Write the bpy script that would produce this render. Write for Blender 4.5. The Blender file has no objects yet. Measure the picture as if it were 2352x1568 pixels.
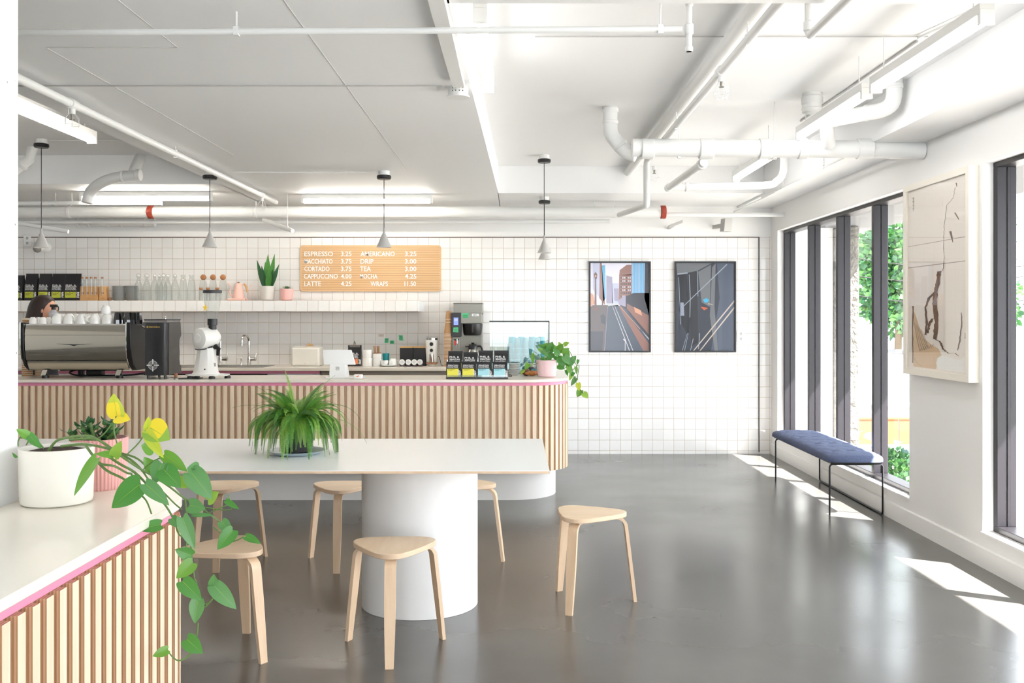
import bpy, math, random
from mathutils import Vector, Matrix
random.seed(7)
S = bpy.context.scene
COL = S.collection
PI = math.pi
# ------------------------------------------------------------------ camera
K, CX, CY, EYE = 2230.0, 1183.0, 728.0, 1.42
cam = bpy.data.cameras.new('camera'); co = bpy.data.objects.new('camera', cam); COL.objects.link(co)
co.location = (0, 0, EYE); co.rotation_euler = (PI/2, 0, 0)
cam.sensor_width = 36; cam.lens = 36*K/2352; cam.shift_x = -7/2352; cam.shift_y = -56/2352
cam.clip_start = .05; cam.clip_end = 200
S.camera = co
# ------------------------------------------------------------------ world, sun, exposure
w = bpy.data.worlds.new('world'); S.world = w; w.use_nodes = True
bg = w.node_tree.nodes['Background']; bg.inputs[0].default_value = (.88, .945, 1, 1); bg.inputs[1].default_value = 4.2
sun = bpy.data.lights.new('sun', 'SUN'); sun.energy = 28; sun.angle = .009; sun.color = (1, .975, .94)
so = bpy.data.objects.new('sun', sun); COL.objects.link(so)
so.rotation_euler = Vector((-1, .593, -1.43)).to_track_quat('-Z', 'Y').to_euler()
S.view_settings.view_transform = 'Standard'; S.view_settings.look = 'None'
S.view_settings.exposure = 1.12; S.view_settings.gamma = 1; S.view_settings.use_curve_mapping = False
TUBE = 26.0

# ------------------------------------------------------------------ materials
def lin(c):
    if isinstance(c, str):
        c = [int(c[i:i+2], 16)/255 for i in (0, 2, 4)]
    return tuple((x/12.92 if x <= .04045 else ((x+.055)/1.055)**2.4) for x in c) + (1,)
MATS = {}
def M(name, col='cccccc', rough=.5, metal=0, **k):
    m = bpy.data.materials.new(name); m.use_nodes = True; nt = m.node_tree; N = nt.nodes; L = nt.links
    b = N['Principled BSDF']
    b.inputs['Base Color'].default_value = lin(col); b.inputs['Roughness'].default_value = rough; b.inputs['Metallic'].default_value = metal
    if 'trans' in k: b.inputs['Transmission Weight'].default_value = k['trans']
    if 'ior' in k: b.inputs['IOR'].default_value = k['ior']
    if 'alpha' in k: b.inputs['Alpha'].default_value = k['alpha']
    if 'emis' in k: b.inputs['Emission Color'].default_value = lin(k['emis']); b.inputs['Emission Strength'].default_value = k.get('es', 1)
    if 'sss' in k: b.inputs['Subsurface Weight'].default_value = k['sss']
    if 'coat' in k: b.inputs['Coat Weight'].default_value = k['coat']
    if 'spec' in k: b.inputs['Specular IOR Level'].default_value = k['spec']
    if 'thin' in k:   # leaves: let light through
        b.inputs['Transmission Weight'].default_value = 0
    need = [x for x in ('noise', 'bump', 'grain', 'rvar') if x in k]
    if need:
        tc = N.new('ShaderNodeTexCoord'); mp = N.new('ShaderNodeMapping'); L.new(tc.outputs['Object'], mp.inputs[0])
        mp.inputs['Scale'].default_value = k.get('stretch', (1, 1, 1))
    if 'noise' in k:
        sc, c2, lo, hi = k['noise']
        n = N.new('ShaderNodeTexNoise'); n.inputs['Scale'].default_value = sc; n.inputs['Detail'].default_value = k.get('detail', 5)
        r = N.new('ShaderNodeMapRange'); r.inputs[1].default_value = lo; r.inputs[2].default_value = hi
        x = N.new('ShaderNodeMix'); x.data_type = 'RGBA'; x.inputs[6].default_value = lin(col); x.inputs[7].default_value = lin(c2)
        L.new(mp.outputs[0], n.inputs[0]); L.new(n.outputs[0], r.inputs[0]); L.new(r.outputs[0], x.inputs[0]); L.new(x.outputs[2], b.inputs['Base Color'])
    if 'rvar' in k:
        sc, a, c = k['rvar']; n = N.new('ShaderNodeTexNoise'); n.inputs['Scale'].default_value = sc; n.inputs['Detail'].default_value = 4
        r = N.new('ShaderNodeMapRange'); r.inputs[1].default_value = .3; r.inputs[2].default_value = .7; r.inputs[3].default_value = a; r.inputs[4].default_value = c
        L.new(tc.outputs['Object'], n.inputs[0]); L.new(n.outputs[0], r.inputs[0]); L.new(r.outputs[0], b.inputs['Roughness'])
    if 'bump' in k:
        sc, st = k['bump']; n = N.new('ShaderNodeTexNoise'); n.inputs['Scale'].default_value = sc; n.inputs['Detail'].default_value = 4
        u = N.new('ShaderNodeBump'); u.inputs['Strength'].default_value = st; u.inputs['Distance'].default_value = k.get('bd', .01)
        L.new(mp.outputs[0], n.inputs[0]); L.new(n.outputs[0], u.inputs['Height']); L.new(u.outputs[0], b.inputs['Normal'])
    MATS[name] = m
    return m

def mat_tile(name, x0, z0, axis='X'):
    m = M(name, 'f1efec', .12, coat=.3); nt = m.node_tree; N = nt.nodes; L = nt.links; b = N['Principled BSDF']
    tc = N.new('ShaderNodeTexCoord'); s = N.new('ShaderNodeSeparateXYZ'); c = N.new('ShaderNodeCombineXYZ')
    L.new(tc.outputs['Object'], s.inputs[0]); L.new(s.outputs[axis], c.inputs[0]); L.new(s.outputs['Z'], c.inputs[1])
    mp = N.new('ShaderNodeMapping'); mp.inputs['Location'].default_value = (-x0, -z0, 0); L.new(c.outputs[0], mp.inputs[0])
    def brick(ms, sm):
        t = N.new('ShaderNodeTexBrick'); t.offset = 0; t.squash = 1
        for nme, v in (('Scale', 1), ('Mortar Size', ms), ('Mortar Smooth', sm), ('Brick Width', .1107), ('Row Height', .1107), ('Bias', 0)):
            t.inputs[nme].default_value = v
        L.new(mp.outputs[0], t.inputs[0]); return t
    t = brick(.0014, .1)
    t.inputs['Color1'].default_value = lin('f3f1ee'); t.inputs['Color2'].default_value = lin('eeebe8'); t.inputs['Mortar'].default_value = lin('b39c86')
    L.new(t.outputs['Color'], b.inputs['Base Color'])
    r = N.new('ShaderNodeMapRange'); r.inputs[3].default_value = .1; r.inputs[4].default_value = .8; L.new(t.outputs['Fac'], r.inputs[0]); L.new(r.outputs[0], b.inputs['Roughness'])
    t2 = brick(.005, 1)
    n = N.new('ShaderNodeTexNoise'); n.inputs['Scale'].default_value = 9; L.new(mp.outputs[0], n.inputs[0])
    mm = N.new('ShaderNodeMath'); mm.operation = 'MULTIPLY_ADD'; mm.inputs[1].default_value = -1; L.new(t2.outputs['Fac'], mm.inputs[0])
    m3 = N.new('ShaderNodeMath'); m3.operation = 'MULTIPLY'; m3.inputs[1].default_value = .9; L.new(n.outputs[0], m3.inputs[0]); L.new(m3.outputs[0], mm.inputs[2])
    u = N.new('ShaderNodeBump'); u.inputs['Distance'].default_value = .002; u.inputs['Strength'].default_value = .6; L.new(mm.outputs[0], u.inputs['Height'])
    L.new(u.outputs[0], b.inputs['Normal'])
    return m

def mat_stripes(name, c1, c2, axis, pitch, rough=.5, duty=.5):
    m = M(name, c1, rough); nt = m.node_tree; N = nt.nodes; L = nt.links; b = N['Principled BSDF']
    tc = N.new('ShaderNodeTexCoord'); s = N.new('ShaderNodeSeparateXYZ'); L.new(tc.outputs['Object'], s.inputs[0])
    a = N.new('ShaderNodeMath'); a.operation = 'DIVIDE'; a.inputs[1].default_value = pitch; L.new(s.outputs[axis], a.inputs[0])
    f = N.new('ShaderNodeMath'); f.operation = 'FRACT'; L.new(a.outputs[0], f.inputs[0])
    g = N.new('ShaderNodeMath'); g.operation = 'GREATER_THAN'; g.inputs[1].default_value = duty; L.new(f.outputs[0], g.inputs[0])
    x = N.new('ShaderNodeMix'); x.data_type = 'RGBA'; x.inputs[6].default_value = lin(c1); x.inputs[7].default_value = lin(c2)
    L.new(g.outputs[0], x.inputs[0]); L.new(x.outputs[2], b.inputs['Base Color'])
    return m

white = M('white_paint', 'f1f0ee', .55, bump=(40, .04))
ceilm = M('ceiling_paint', 'eeeeee', .6, bump=(7, .25), bd=.008)
colm = M('column_paint', 'f3f3f1', .6, bump=(6, .4), bd=.01, noise=(42, '8d877f', .735, .75), detail=2)
ARTW = 'f2f0ee'
tile = mat_tile('wall_tile', -.0125, 2.247 - .1107*20)
tile_shelf = mat_tile('shelf_tile', -.985, 1.4765)
tile_side = mat_tile('shelf_tile_side', 9.78, 1.4765, 'Y')
floorm = M('polished_concrete', '54524f', .2, noise=(1.1, '62605c', .3, .75), detail=10, rvar=(1.2, .20, .29), bump=(3, .03), spec=1.0)
maple = M('maple_slat', 'ecd7be', .5, noise=(3, 'e1c7a8', .35, .7), stretch=(12, 12, .5))
plyedge = mat_stripes('plywood_edge', 'd6b592', 'c7a27e', 'Z', 50, .6)
birch = M('birch_ply', 'ecd6ba', .42, noise=(4, 'e0c29f', .3, .75), stretch=(1, 6, 1))
birchleg = M('birch_leg', 'e4c8a8', .45, noise=(4, 'd8b794', .3, .75), stretch=(8, 8, .6))
laminate = M('white_laminate', 'f2f3f2', .28)
stone = M('cream_worktop', 'ece4d6', .25)
pink = M('pink_edge', 'e58fae', .5)
kickm = M('kick_white', 'e6e2de', .5)
greyed = M('grey_anodised', '77757a', .4, .3)
framed = M('dark_bronze_frame', '211e23', .42, .2, bump=(30, .03))
def G(name, col, ior=1.45, rough=.0, dens=0):   # thin glass: clear transmission with fresnel reflections, thicker looking at the rims
    m = bpy.data.materials.new(name); m.use_nodes = True; nt = m.node_tree; N = nt.nodes; L = nt.links; N.remove(N['Principled BSDF'])
    t = N.new('ShaderNodeBsdfTransparent'); t.inputs[0].default_value = lin(col); g = N.new('ShaderNodeBsdfGlossy'); g.inputs['Roughness'].default_value = rough
    lw = N.new('ShaderNodeLayerWeight'); lw.inputs[0].default_value = .5; pw = N.new('ShaderNodeMath'); pw.operation = 'POWER'; pw.inputs[1].default_value = 4.5; L.new(lw.outputs['Facing'], pw.inputs[0])
    ma = N.new('ShaderNodeMath'); ma.operation = 'MULTIPLY_ADD'; ma.inputs[1].default_value = .75 if ior > 1.35 else .45; ma.inputs[2].default_value = .04; L.new(pw.outputs[0], ma.inputs[0])
    x = N.new('ShaderNodeMixShader'); L.new(ma.outputs[0], x.inputs[0]); L.new(t.outputs[0], x.inputs[1]); L.new(g.outputs[0], x.inputs[2])
    out = x
    if dens:
        d = N.new('ShaderNodeBsdfDiffuse'); d.inputs[0].default_value = lin(col); y = N.new('ShaderNodeMixShader'); y.inputs[0].default_value = dens
        L.new(x.outputs[0], y.inputs[1]); L.new(d.outputs[0], y.inputs[2]); out = y
    L.new(out.outputs[0], N['Material Output'].inputs[0]); MATS[name] = m; return m
glass = G('window_glass', 'ffffff', 1.30)
clear = G('clear_glass', 'f4f6f5', 1.45, .02, .06)
tint = G('green_tint_glass', 'f1f8f5', 1.25, 0, .05)
blueglass = G('blue_glass', 'a6d6e1', 1.5, .03, .35)
rimm = M('glass_rim', '8fcbd9', .12)
tealglass = G('teal_glass', '27b3cc', 1.5, .05, .85)
chrome = M('chrome', 'd8d5cf', .06, 1)
chrome2 = M('mirror_panel', 'c9c2b4', .08, 1)
steel = M('brushed_steel', '8d8981', .36, 1, bump=(60, .05), stretch=(1, 1, 20))
black = M('black_plastic', '1b1a1b', .35)
blackm = M('black_metal', '232226', .35, .6)
darkg = M('dark_grey_plastic', '38373a', .45)
grey = M('grey_paint', 'b9b7b4', .5)
pvc = M('white_pipe_paint', 'e6e6e4', .42, bump=(25, .05))
china = M('white_china', 'f4f3f0', .12, coat=.4)
plaster = M('white_plastic', 'f4f4f3', .3)
tubem = M('lit_tube', 'ffffff', .5, emis='fff8ec', es=TUBE)
tubec = M('lit_tube_cool', 'ffffff', .5, emis='ffffff', es=TUBE*.32)
bagm = M('black_foil_bag', '1e1d20', .38, bump=(25, .25), bd=.004)
yel = M('yellow_green_label', 'c3c53a', .5)
yel2 = M('yellow_label', 'e9e14e', .5)
blu = M('pale_blue_label', 'a7dbe4', .5)
org = M('orange_label', 'ee8a5c', .5)
inkw = M('white_print', 'f6f6f4', .5)
inkb = M('black_print', '242424', .5)
inkgold = M('gold_print', 'd9b45c', .4)
cardb = M('kraft_paper', 'b98d62', .7)
cupw = M('paper_rim', 'ecdcc8', .6)
wood = M('light_wood', 'dcae74', .5, noise=(6, 'c99660', .3, .7))
woodd = M('walnut_wood', '9a6848', .5)
cork = M('cork', 'b07a52', .8)
terra = M('pink_ceramic', 'eeb9b3', .45)
kettlep = M('pink_enamel', 'f3c6b8', .3)
potg = M('grey_ceramic', 'd8d4cd', .5)
potw = M('white_ceramic', 'e4dfd4', .4)
potb = M('black_nursery_pot', '2b292c', .5)
soil = M('soil', '4a3528', .95, bump=(90, 1), noise=(60, '2a1d16', .4, .6))
saucerm = M('blue_grey_saucer', 'b9c7d0', .35)
LEAF = [M('leaf_green', '529240', .36), M('leaf_mid', '6ea33f', .36), M('leaf_light', '92b848', .4), M('leaf_dark', '33603a', .4), M('leaf_yellow', 'f0d93a', .45), M('leaf_lime', 'c3cf45', .42), M('leaf_blue_green', '64995a', .36)]
FERN = [M('fern_green', '629e3c', .45), M('fern_light', '8dba4e', .45), M('fern_dark', '437a34', .5)]
stemm = M('stem_green', '5d7a3c', .5); stemd = M('stem_brown', '5b4a34', .7)
fabric = M('blue_grey_fabric', '5b6584', .9, bump=(500, .3), noise=(160, '4c5571', .35, .65))
notem = M('green_note', '58c389', .7)
screenm = M('lcd_screen', '5a66b8', .3, emis='6f7fe0', es=.7)
redm = M('red_plastic', 'd0392e', .4)
redv = M('rust_red_coupling', 'a5402c', .5)
concrete = M('rough_concrete', '77736d', .9, bump=(14, 1.0), bd=.06, noise=(10, '5a5752', .4, .7))
orangew = M('orange_fence_wood', 'a8502e', .8)
skin = M('skin', 'd9a184', .5); hairm = M('dark_brown_hair', '38231b', .45, noise=(60, '1f130f', .3, .7), stretch=(6, 6, .6)); cloth = M('dark_shirt', '2c2d33', .8)
for mm_ in LEAF + FERN:   # leaves glow a little when light falls through them
    nt = mm_.node_tree; b = nt.nodes['Principled BSDF']; tr = nt.nodes.new('ShaderNodeBsdfTranslucent'); mx = nt.nodes.new('ShaderNodeMixShader'); mx.inputs[0].default_value = .3
    tr.inputs[0].default_value = b.inputs['Base Color'].default_value; o_ = nt.nodes['Material Output']
    nt.links.new(b.outputs[0], mx.inputs[1]); nt.links.new(tr.outputs[0], mx.inputs[2]); nt.links.new(mx.outputs[0], o_.inputs[0])

# ------------------------------------------------------------------ helpers
def P(px, py, Y): return Vector(((px-CX)*Y/K, Y, EYE-(py-CY)*Y/K))
def X(px, Y): return (px-CX)*Y/K
def Z(py, Y): return EYE-(py-CY)*Y/K
class MB:
    def __init__(s): s.v = []; s.f = []; s.m = []
    def add(s, vs, fs, m=0):
        o = len(s.v); s.v += [tuple(v) for v in vs]
        for f in fs: s.f.append([i+o for i in f]); s.m.append(m)
        return s
    def box(s, x0, x1, y0, y1, z0, z1, m=0):
        v = [(x, y, z) for z in (z0, z1) for y in (y0, y1) for x in (x0, x1)]
        return s.add(v, [(0, 2, 3, 1), (4, 5, 7, 6), (0, 1, 5, 4), (2, 6, 7, 3), (0, 4, 6, 2), (1, 3, 7, 5)], m)
    def obox(s, c, ax, ay, az, hx, hy, hz, m=0, taper=1):
        c, ax, ay, az = Vector(c), Vector(ax), Vector(ay), Vector(az); v = []
        for k in (-1, 1):
            t = taper if k < 0 else 1
            for j in (-1, 1):
                for i in (-1, 1): v.append(c+ax*hx*i*t+ay*hy*j*t+az*hz*k)
        return s.add(v, [(0, 2, 3, 1), (4, 5, 7, 6), (0, 1, 5, 4), (2, 6, 7, 3), (0, 4, 6, 2), (1, 3, 7, 5)], m)
    def prism(s, pts, z0, z1, m=0, ms=None, axis='z', taper=None):
        n = len(pts); ms = m if ms is None else ms
        def q(p, h, t=None):
            return {'z': (p[0], p[1], h), 'x': (h, p[0], p[1]), 'y': (p[0], h, p[1])}[axis]
        v = [q(p, z0) for p in pts]+[q(p, z1) for p in pts]
        s.add(v, [tuple(range(n))[::-1], tuple(range(n, 2*n))], m)
        o = len(s.v)-2*n
        for i in range(n): s.f.append([o+i, o+(i+1) % n, o+n+(i+1) % n, o+n+i]); s.m.append(ms)
        return s
    def lathe(s, prof, c=(0, 0, 0), seg=24, m=0, sx=1, sy=1, cap0=True, cap1=True, axis=None, power=None):
        o = len(s.v); c = Vector(c); n = len(prof)
        R = Vector((0, 0, 1)).rotation_difference(Vector(axis)).to_matrix() if axis else None
        for r, z in prof:
            for k in range(seg):
                a = 2*PI*k/seg; p = Vector((r*math.cos(a)*sx, r*math.sin(a)*sy, z))
                s.v.append(tuple(c+(R @ p if R else p)))
        for j in range(n-1):
            for k in range(seg):
                s.f.append([o+j*seg+k, o+j*seg+(k+1) % seg, o+(j+1)*seg+(k+1) % seg, o+(j+1)*seg+k]); s.m.append(m)
        if cap0: s.f.append([o+k for k in range(seg)][::-1]); s.m.append(m)
        if cap1: s.f.append([o+(n-1)*seg+k for k in range(seg)]); s.m.append(m)
        return s
    def cyl(s, a, b, r, seg=16, m=0, r2=None):
        a, b = Vector(a), Vector(b); d = b-a
        return s.lathe([(r, 0), (r if r2 is None else r2, d.length)], a, seg, m, axis=d.normalized())
    def tube(s, pts, r, seg=8, m=0, caps=True, smooth=0):
        pts = [Vector(p) for p in pts]
        if smooth:
            q = []
            for i in range(len(pts)-1):
                p0 = pts[max(i-1, 0)]; p1 = pts[i]; p2 = pts[i+1]; p3 = pts[min(i+2, len(pts)-1)]
                for k in range(smooth):
                    t = k/smooth
                    q.append(.5*((2*p1)+(p2-p0)*t+(2*p0-5*p1+4*p2-p3)*t*t+(3*p1-p0-3*p2+p3)*t**3))
            q.append(pts[-1]); pts = q
        n = len(pts); o = len(s.v); up = Vector((0, 0, 1))
        d0 = (pts[1]-pts[0]).normalized(); u = d0.cross(up)
        if u.length < .1: u = d0.cross(Vector((1, 0, 0)))
        u.normalize()
        for i, p in enumerate(pts):
            d = (pts[min(i+1, n-1)]-pts[max(i-1, 0)]).normalized()
            u = (u-d*u.dot(d)).normalized(); w_ = d.cross(u)
            rr = r[i] if isinstance(r, (list, tuple)) and len(r) == n else (r if not isinstance(r, (list, tuple)) else r[0]+(r[1]-r[0])*i/(n-1))
            for k in range(seg):
                a = 2*PI*k/seg; s.v.append(tuple(p+(u*math.cos(a)+w_*math.sin(a))*rr))
        for i in range(n-1):
            for k in range(seg):
                s.f.append([o+i*seg+k, o+i*seg+(k+1) % seg, o+(i+1)*seg+(k+1) % seg, o+(i+1)*seg+k]); s.m.append(m)
        if caps:
            s.f.append([o+k for k in range(seg)][::-1]); s.m.append(m); s.f.append([o+(n-1)*seg+k for k in range(seg)]); s.m.append(m)
        return s
    def ball(s, c, r, m=0, seg=16, rings=8, sc=(1, 1, 1), zmin=-1, zmax=1):
        prof = []
        for i in range(rings+1):
            t = zmin+(zmax-zmin)*i/rings; t = math.sin(PI/2*t) if zmin == -1 and zmax == 1 else t
            prof.append((max(r*math.sqrt(max(0, 1-t*t)), r*.02), r*t))
        o = len(s.v); s.lathe(prof, (0, 0, 0), seg, m)
        for i in range(o, len(s.v)):
            v = s.v[i]; s.v[i] = (c[0]+v[0]*sc[0], c[1]+v[1]*sc[1], c[2]+v[2]*sc[2])
        return s
    def text(s, body, pos, h, width=None, m=0, ext=0, align='L', tr=None):
        cu = bpy.data.curves.new('t', 'FONT'); cu.body = body; cu.size = 1; cu.resolution_u = 2; cu.extrude = 0; cu.offset = .018
        ob = bpy.data.objects.new('t', cu); COL.objects.link(ob)
        dg = bpy.context.evaluated_depsgraph_get(); me = ob.evaluated_get(dg).to_mesh()
        vs = [v.co.copy() for v in me.vertices]; fs = [tuple(p.vertices) for p in me.polygons]
        ob.evaluated_get(dg).to_mesh_clear(); bpy.data.objects.remove(ob); bpy.data.curves.remove(cu)
        if not vs: return s
        x0 = min(v.x for v in vs); x1 = max(v.x for v in vs); y0 = min(v.y for v in vs); y1 = max(v.y for v in vs)
        sy = h/max(y1-y0, 1e-6); sx = (width/(x1-x0)) if width else sy
        wd = (x1-x0)*sx; off = {'L': 0, 'R': -wd, 'C': -wd/2}[align]
        out = []
        for v in vs:
            p = Vector(((v.x-x0)*sx+off, -ext, (v.y-y0)*sy))
            out.append(tr(p) if tr else Vector(pos)+p)
        return s.add(out, fs, m)
    def ring(s, c, r0, r1, m=0, seg=24, a0=0, a1=2*PI):   # flat ring in XZ facing -Y
        n = seg; o = []
        for k in range(n+1):
            a = a0+(a1-a0)*k/n
            for r in (r0, r1): o.append((c[0]+r*math.cos(a), c[1], c[2]+r*math.sin(a)))
        return s.add(o, [(2*k, 2*k+1, 2*k+3, 2*k+2) for k in range(n)], m)
    def quad(s, pts, m=0): return s.add(pts, [tuple(range(len(pts)))], m)
    def build(s, name, mats, parent=None, loc=None, smooth=35, bevel=0, segs=2, fix=True):
        me = bpy.data.meshes.new(name); me.from_pydata(s.v, [], s.f)
        for m in (mats if isinstance(mats, (list, tuple)) else [mats]): me.materials.append(m)
        me.polygons.foreach_set('material_index', s.m)
        if fix:
            import bmesh
            b = bmesh.new(); b.from_mesh(me); bmesh.ops.recalc_face_normals(b, faces=b.faces); b.to_mesh(me); b.free()
        if smooth:
            me.polygons.foreach_set('use_smooth', [True]*len(me.polygons)); me.set_sharp_from_angle(angle=math.radians(smooth))
        me.update()
        o = bpy.data.objects.new(name, me); COL.objects.link(o)
        if parent: o.parent = parent
        if loc: o.location = loc
        if bevel:
            bv = o.modifiers.new('bevel', 'BEVEL'); bv.width = bevel; bv.segments = segs; bv.limit_method = 'ANGLE'; bv.angle_limit = math.radians(40); bv.harden_normals = False
        return o
def tag(o, label=None, cat=None, group=None, kind=None):
    if label: o['label'] = label
    if cat: o['category'] = cat
    if group: o['group'] = group
    if kind: o['kind'] = kind
    return o
def thing(name, loc, label, cat, group=None, rz=0, kind=None):
    o = bpy.data.objects.new(name, None); COL.objects.link(o); o.location = loc; o.rotation_euler = (0, 0, rz); o.empty_display_size = .05
    return tag(o, label, cat, group, kind)
def struct(name, mb, mats, **k): return tag(mb.build(name, mats, **k), kind='structure')
def kids(o): return [c for c in o.children]
def dup(o, loc=None, rz=None, label=None, group=None, parent=None, scale=None):
    c = o.copy(); COL.objects.link(c)
    if loc is not None: c.location = loc
    if rz is not None: c.rotation_euler = (0, 0, rz)
    if label: c['label'] = label
    if group: c['group'] = group
    if parent: c.parent = parent
    if scale: c.scale = (scale,)*3
    for ch in kids(o): dup(ch, parent=c)
    return c
ORD = ['', 'first', 'second', 'third', 'fourth', 'fifth', 'sixth', 'seventh', 'eighth', 'ninth', 'tenth', 'eleventh', 'twelfth', 'thirteenth', 'fourteenth', 'fifteenth', 'sixteenth', 'seventeenth', 'eighteenth', 'nineteenth', 'twentieth', 'twenty-first', 'twenty-second', 'twenty-third', 'twenty-fourth', 'twenty-fifth', 'twenty-sixth']
def stack(proto, n, base, dz, what, where, group):
    # proto is used as the lowest one; returns list bottom..top
    for i in range(n):
        t = n-i
        lab = ('topmost ' if t == 1 else ('lowest ' if i == 0 else ORD[t]+' from top ')) + what + ' ' + where
        loc = (base[0], base[1], base[2]+i*dz)
        if i == 0: proto.location = loc; proto['label'] = lab; proto['group'] = group
        else: dup(proto, loc, label=lab, group=group)

# ================================================================== THE SETTING
YB = 10.08
struct('floor', MB().box(-6, 2.84, -3, 10.2, -.1, 0), floorm, smooth=0)
b = MB().box(-6, 2.84, YB, YB+.15, 0, 2.247, 0).box(-6, 2.84, YB+.01, YB+.15, 2.247, 2.82, 1)
struct('wall_back', b, [tile, white], smooth=0)
struct('trim_1', MB().box(-6, 2.531, YB-.006, YB, 2.243, 2.251), M('bronze_trim', '6f5f57', .4, .5), smooth=0)
struct('trim_2', MB().box(2.527, 2.535, YB-.012, YB, .02, 2.251), blackm, smooth=0)
struct('wall_left', MB().box(-6.15, -6, -3, 10.2, 0, 2.82), white, smooth=0)
struct('added_rear_wall', MB().box(-6, -.6, -3.15, -3, 0, 2.82).box(-.6, 2.84, -3.15, -3, 2.5, 2.82).box(-.6, 2.84, -3.15, -3, 0, .3), white, smooth=0)  # unseen wall added behind the camera to cut the light coming in
b = MB(); W0, W1 = 2.66, 2.84; ZS, ZH = .19, 2.296
b.box(W0, W1, -3, 10.08, ZH, 2.82).box(W0, W1, -3, 10.08, 0, ZS)
b.box(W0, W1, 5.523, 6.55, ZS, ZH).box(W0, W1, 9.84, 10.08, ZS, ZH).box(W0, W1, -3, 1.35, ZS, ZH)
struct('wall_right', b, white, smooth=0)
b = MB().prism([(2.648, 0), (2.66, 0), (2.66, .118), (2.655, .118), (2.648, .110)], -3, 10.07, axis='y')
struct('baseboard_right', b, white, smooth=0)
struct('trim_3', MB().box(2.648, 2.74, 6.55, 9.84, ZS, ZS+.012).box(2.648, 2.74, 1.35, 5.523, ZS, ZS+.012), white, smooth=0)
def window(name, y0, y1, mull):
    b = MB(); z0, z1 = ZS+.012, ZH
    b.box(2.72, 2.83, y0, y1, z0, z0+.035).box(2.72, 2.83, y0, y1, z1-.028, z1)
    for y in [y0]+mull+[y1-.045]:
        b.box(2.72, 2.772, y, y+.045, z0+.035, z1-.028).box(2.778, 2.83, y, y+.045, z0+.035, z1-.028).box(2.772, 2.778, y+.004, y+.041, z0+.035, z1-.028)
    o = struct(name, b, framed, smooth=0, bevel=.002, segs=1)
    b = MB(); ys = [y0]+mull+[y1-.045]
    for a, c in zip(ys[:-1], ys[1:]): b.box(2.795, 2.799, a+.045, c, z0+.03, z1-.025)
    b.build('pane', glass, o, smooth=0)
    return o
window('window_1', 6.55, 9.84, [7.363, 8.186, 8.986])
window('window_2', 1.35, 5.523, [2.2, 3.03, 3.86, 4.68])
# ceiling: main slab, dropped slab with a slightly skewed edge, beams
b = MB().box(-6.15, 2.84, -3, 10.23, 2.82, 3.0)
b.prism([(-2.56, -3), (-.25, -3), (-.24, 3.6), (-.155, 9.0), (-.155, 10.09), (-2.56, 10.09)], 2.57, 2.83)
b.box(-.16, 2.7, 9.0, 10.09, 2.57, 2.83).box(-6, -2.55, 8.4, 10.09, 2.57, 2.83)
b.box(2.31, 2.66, -3, 10.09, 2.55, 2.83).box(-.26, 2.32, 2.7, 3.56, 2.57, 2.83)
struct('ceiling', b, ceilm, smooth=0)
b = MB().box(-1.70, -1.278, 2.05, 2.507, 0, 2.57)
struct('concrete_column', b, colm, smooth=0, bevel=.012)

# ================================================================== COUNTERS
def arc(c, r, a0, a1, n): return [(c[0]+r*math.cos(a0+(a1-a0)*k/n), c[1]+r*math.sin(a0+(a1-a0)*k/n)) for k in range(n+1)]
def slats(path, pitch, wd, dp, z0, z1, start=0):
    """boxes set along an outer path, outward = right of travel"""
    b = MB(); d = []; L = [0]
    for a, c in zip(path[:-1], path[1:]): L.append(L[-1]+math.dist(a, c))
    t = start
    while t < L[-1]-wd:
        i = max(j for j in range(len(L)) if L[j] <= t+1e-9); i = min(i, len(path)-2)
        f = (t-L[i])/(L[i+1]-L[i]); p = Vector(path[i]).lerp(Vector(path[i+1]), f)
        # smooth normal
        a = Vector(path[max(i-1, 0)]) if f < .5 else Vector(path[i]); c = Vector(path[i+1]) if f < .5 else Vector(path[min(i+2, len(path)-1)])
        tt = Vector(path[i+1])-Vector(path[i]); tt.normalize(); nn = Vector((tt.y, -tt.x))
        cc = p-nn*dp/2
        v = []
        for z in (z0, z1):
            for j in (-1, 1):
                for k in (-1, 1): q = cc+tt*wd/2*k+nn*dp/2*j; v.append((q.x, q.y, z))
        o = len(b.v); b.v += v
        for f_, m in (((0, 2, 3, 1), 1), ((4, 5, 7, 6), 1), ((0, 1, 5, 4), 0), ((2, 6, 7, 3), 0), ((0, 4, 6, 2), 1), ((1, 3, 7, 5), 1)):
            b.f.append([o+x for x in f_]); b.m.append(m)
        t += pitch
    return b
def offset_path(pts, c, d):
    return pts
# far bar: front face Y 7.28, right end rounded
r = .38; cx_, cy_ = .042, 7.66
def bar_path(i): # i inset
    return [(-5.6, 7.28+i), (cx_, 7.28+i)] + arc((cx_, cy_), r-i, -PI/2, 0, 20)[1:] + [(cx_+r-i, 8.60-i)]
def bar_outline(i):
    p = bar_path(i)[:-1]
    return p + arc((cx_+r-i-.06, 8.64-i-.06), .06, 0, PI/2, 5) + [(-.30+i, 8.64-i), (-.30+i, 7.86-i), (-5.6, 7.86-i)]
t = thing('service_counter', (0, 0, 0), 'long service counter with pale vertical wood slats, pink underline and rounded right end', 'counter')
MB().prism(bar_outline(0), .928, .95).build('countertop', stone, t, bevel=.003)
MB().prism(bar_outline(.016), .904, .928).build('edge_band', pink, t)['label'] = 'pink band under the white countertop'
MB().prism(bar_outline(.030), .255, .904).build('carcass', M('slat_backing', 'e6cbab', .6), t)
slats(bar_path(.004),   .0516, .0295, .022, .255, .904, .02).build('slat_cladding', [maple, plyedge], t, smooth=0)
ko = [(-5.6, 7.54), (-.03, 7.54)] + arc((-.03, 7.90), .36, -PI/2, 0, 16)[1:] + [(.33, 8.5), (-.25, 8.5), (-.25, 7.8), (-5.6, 7.8)]
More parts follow.
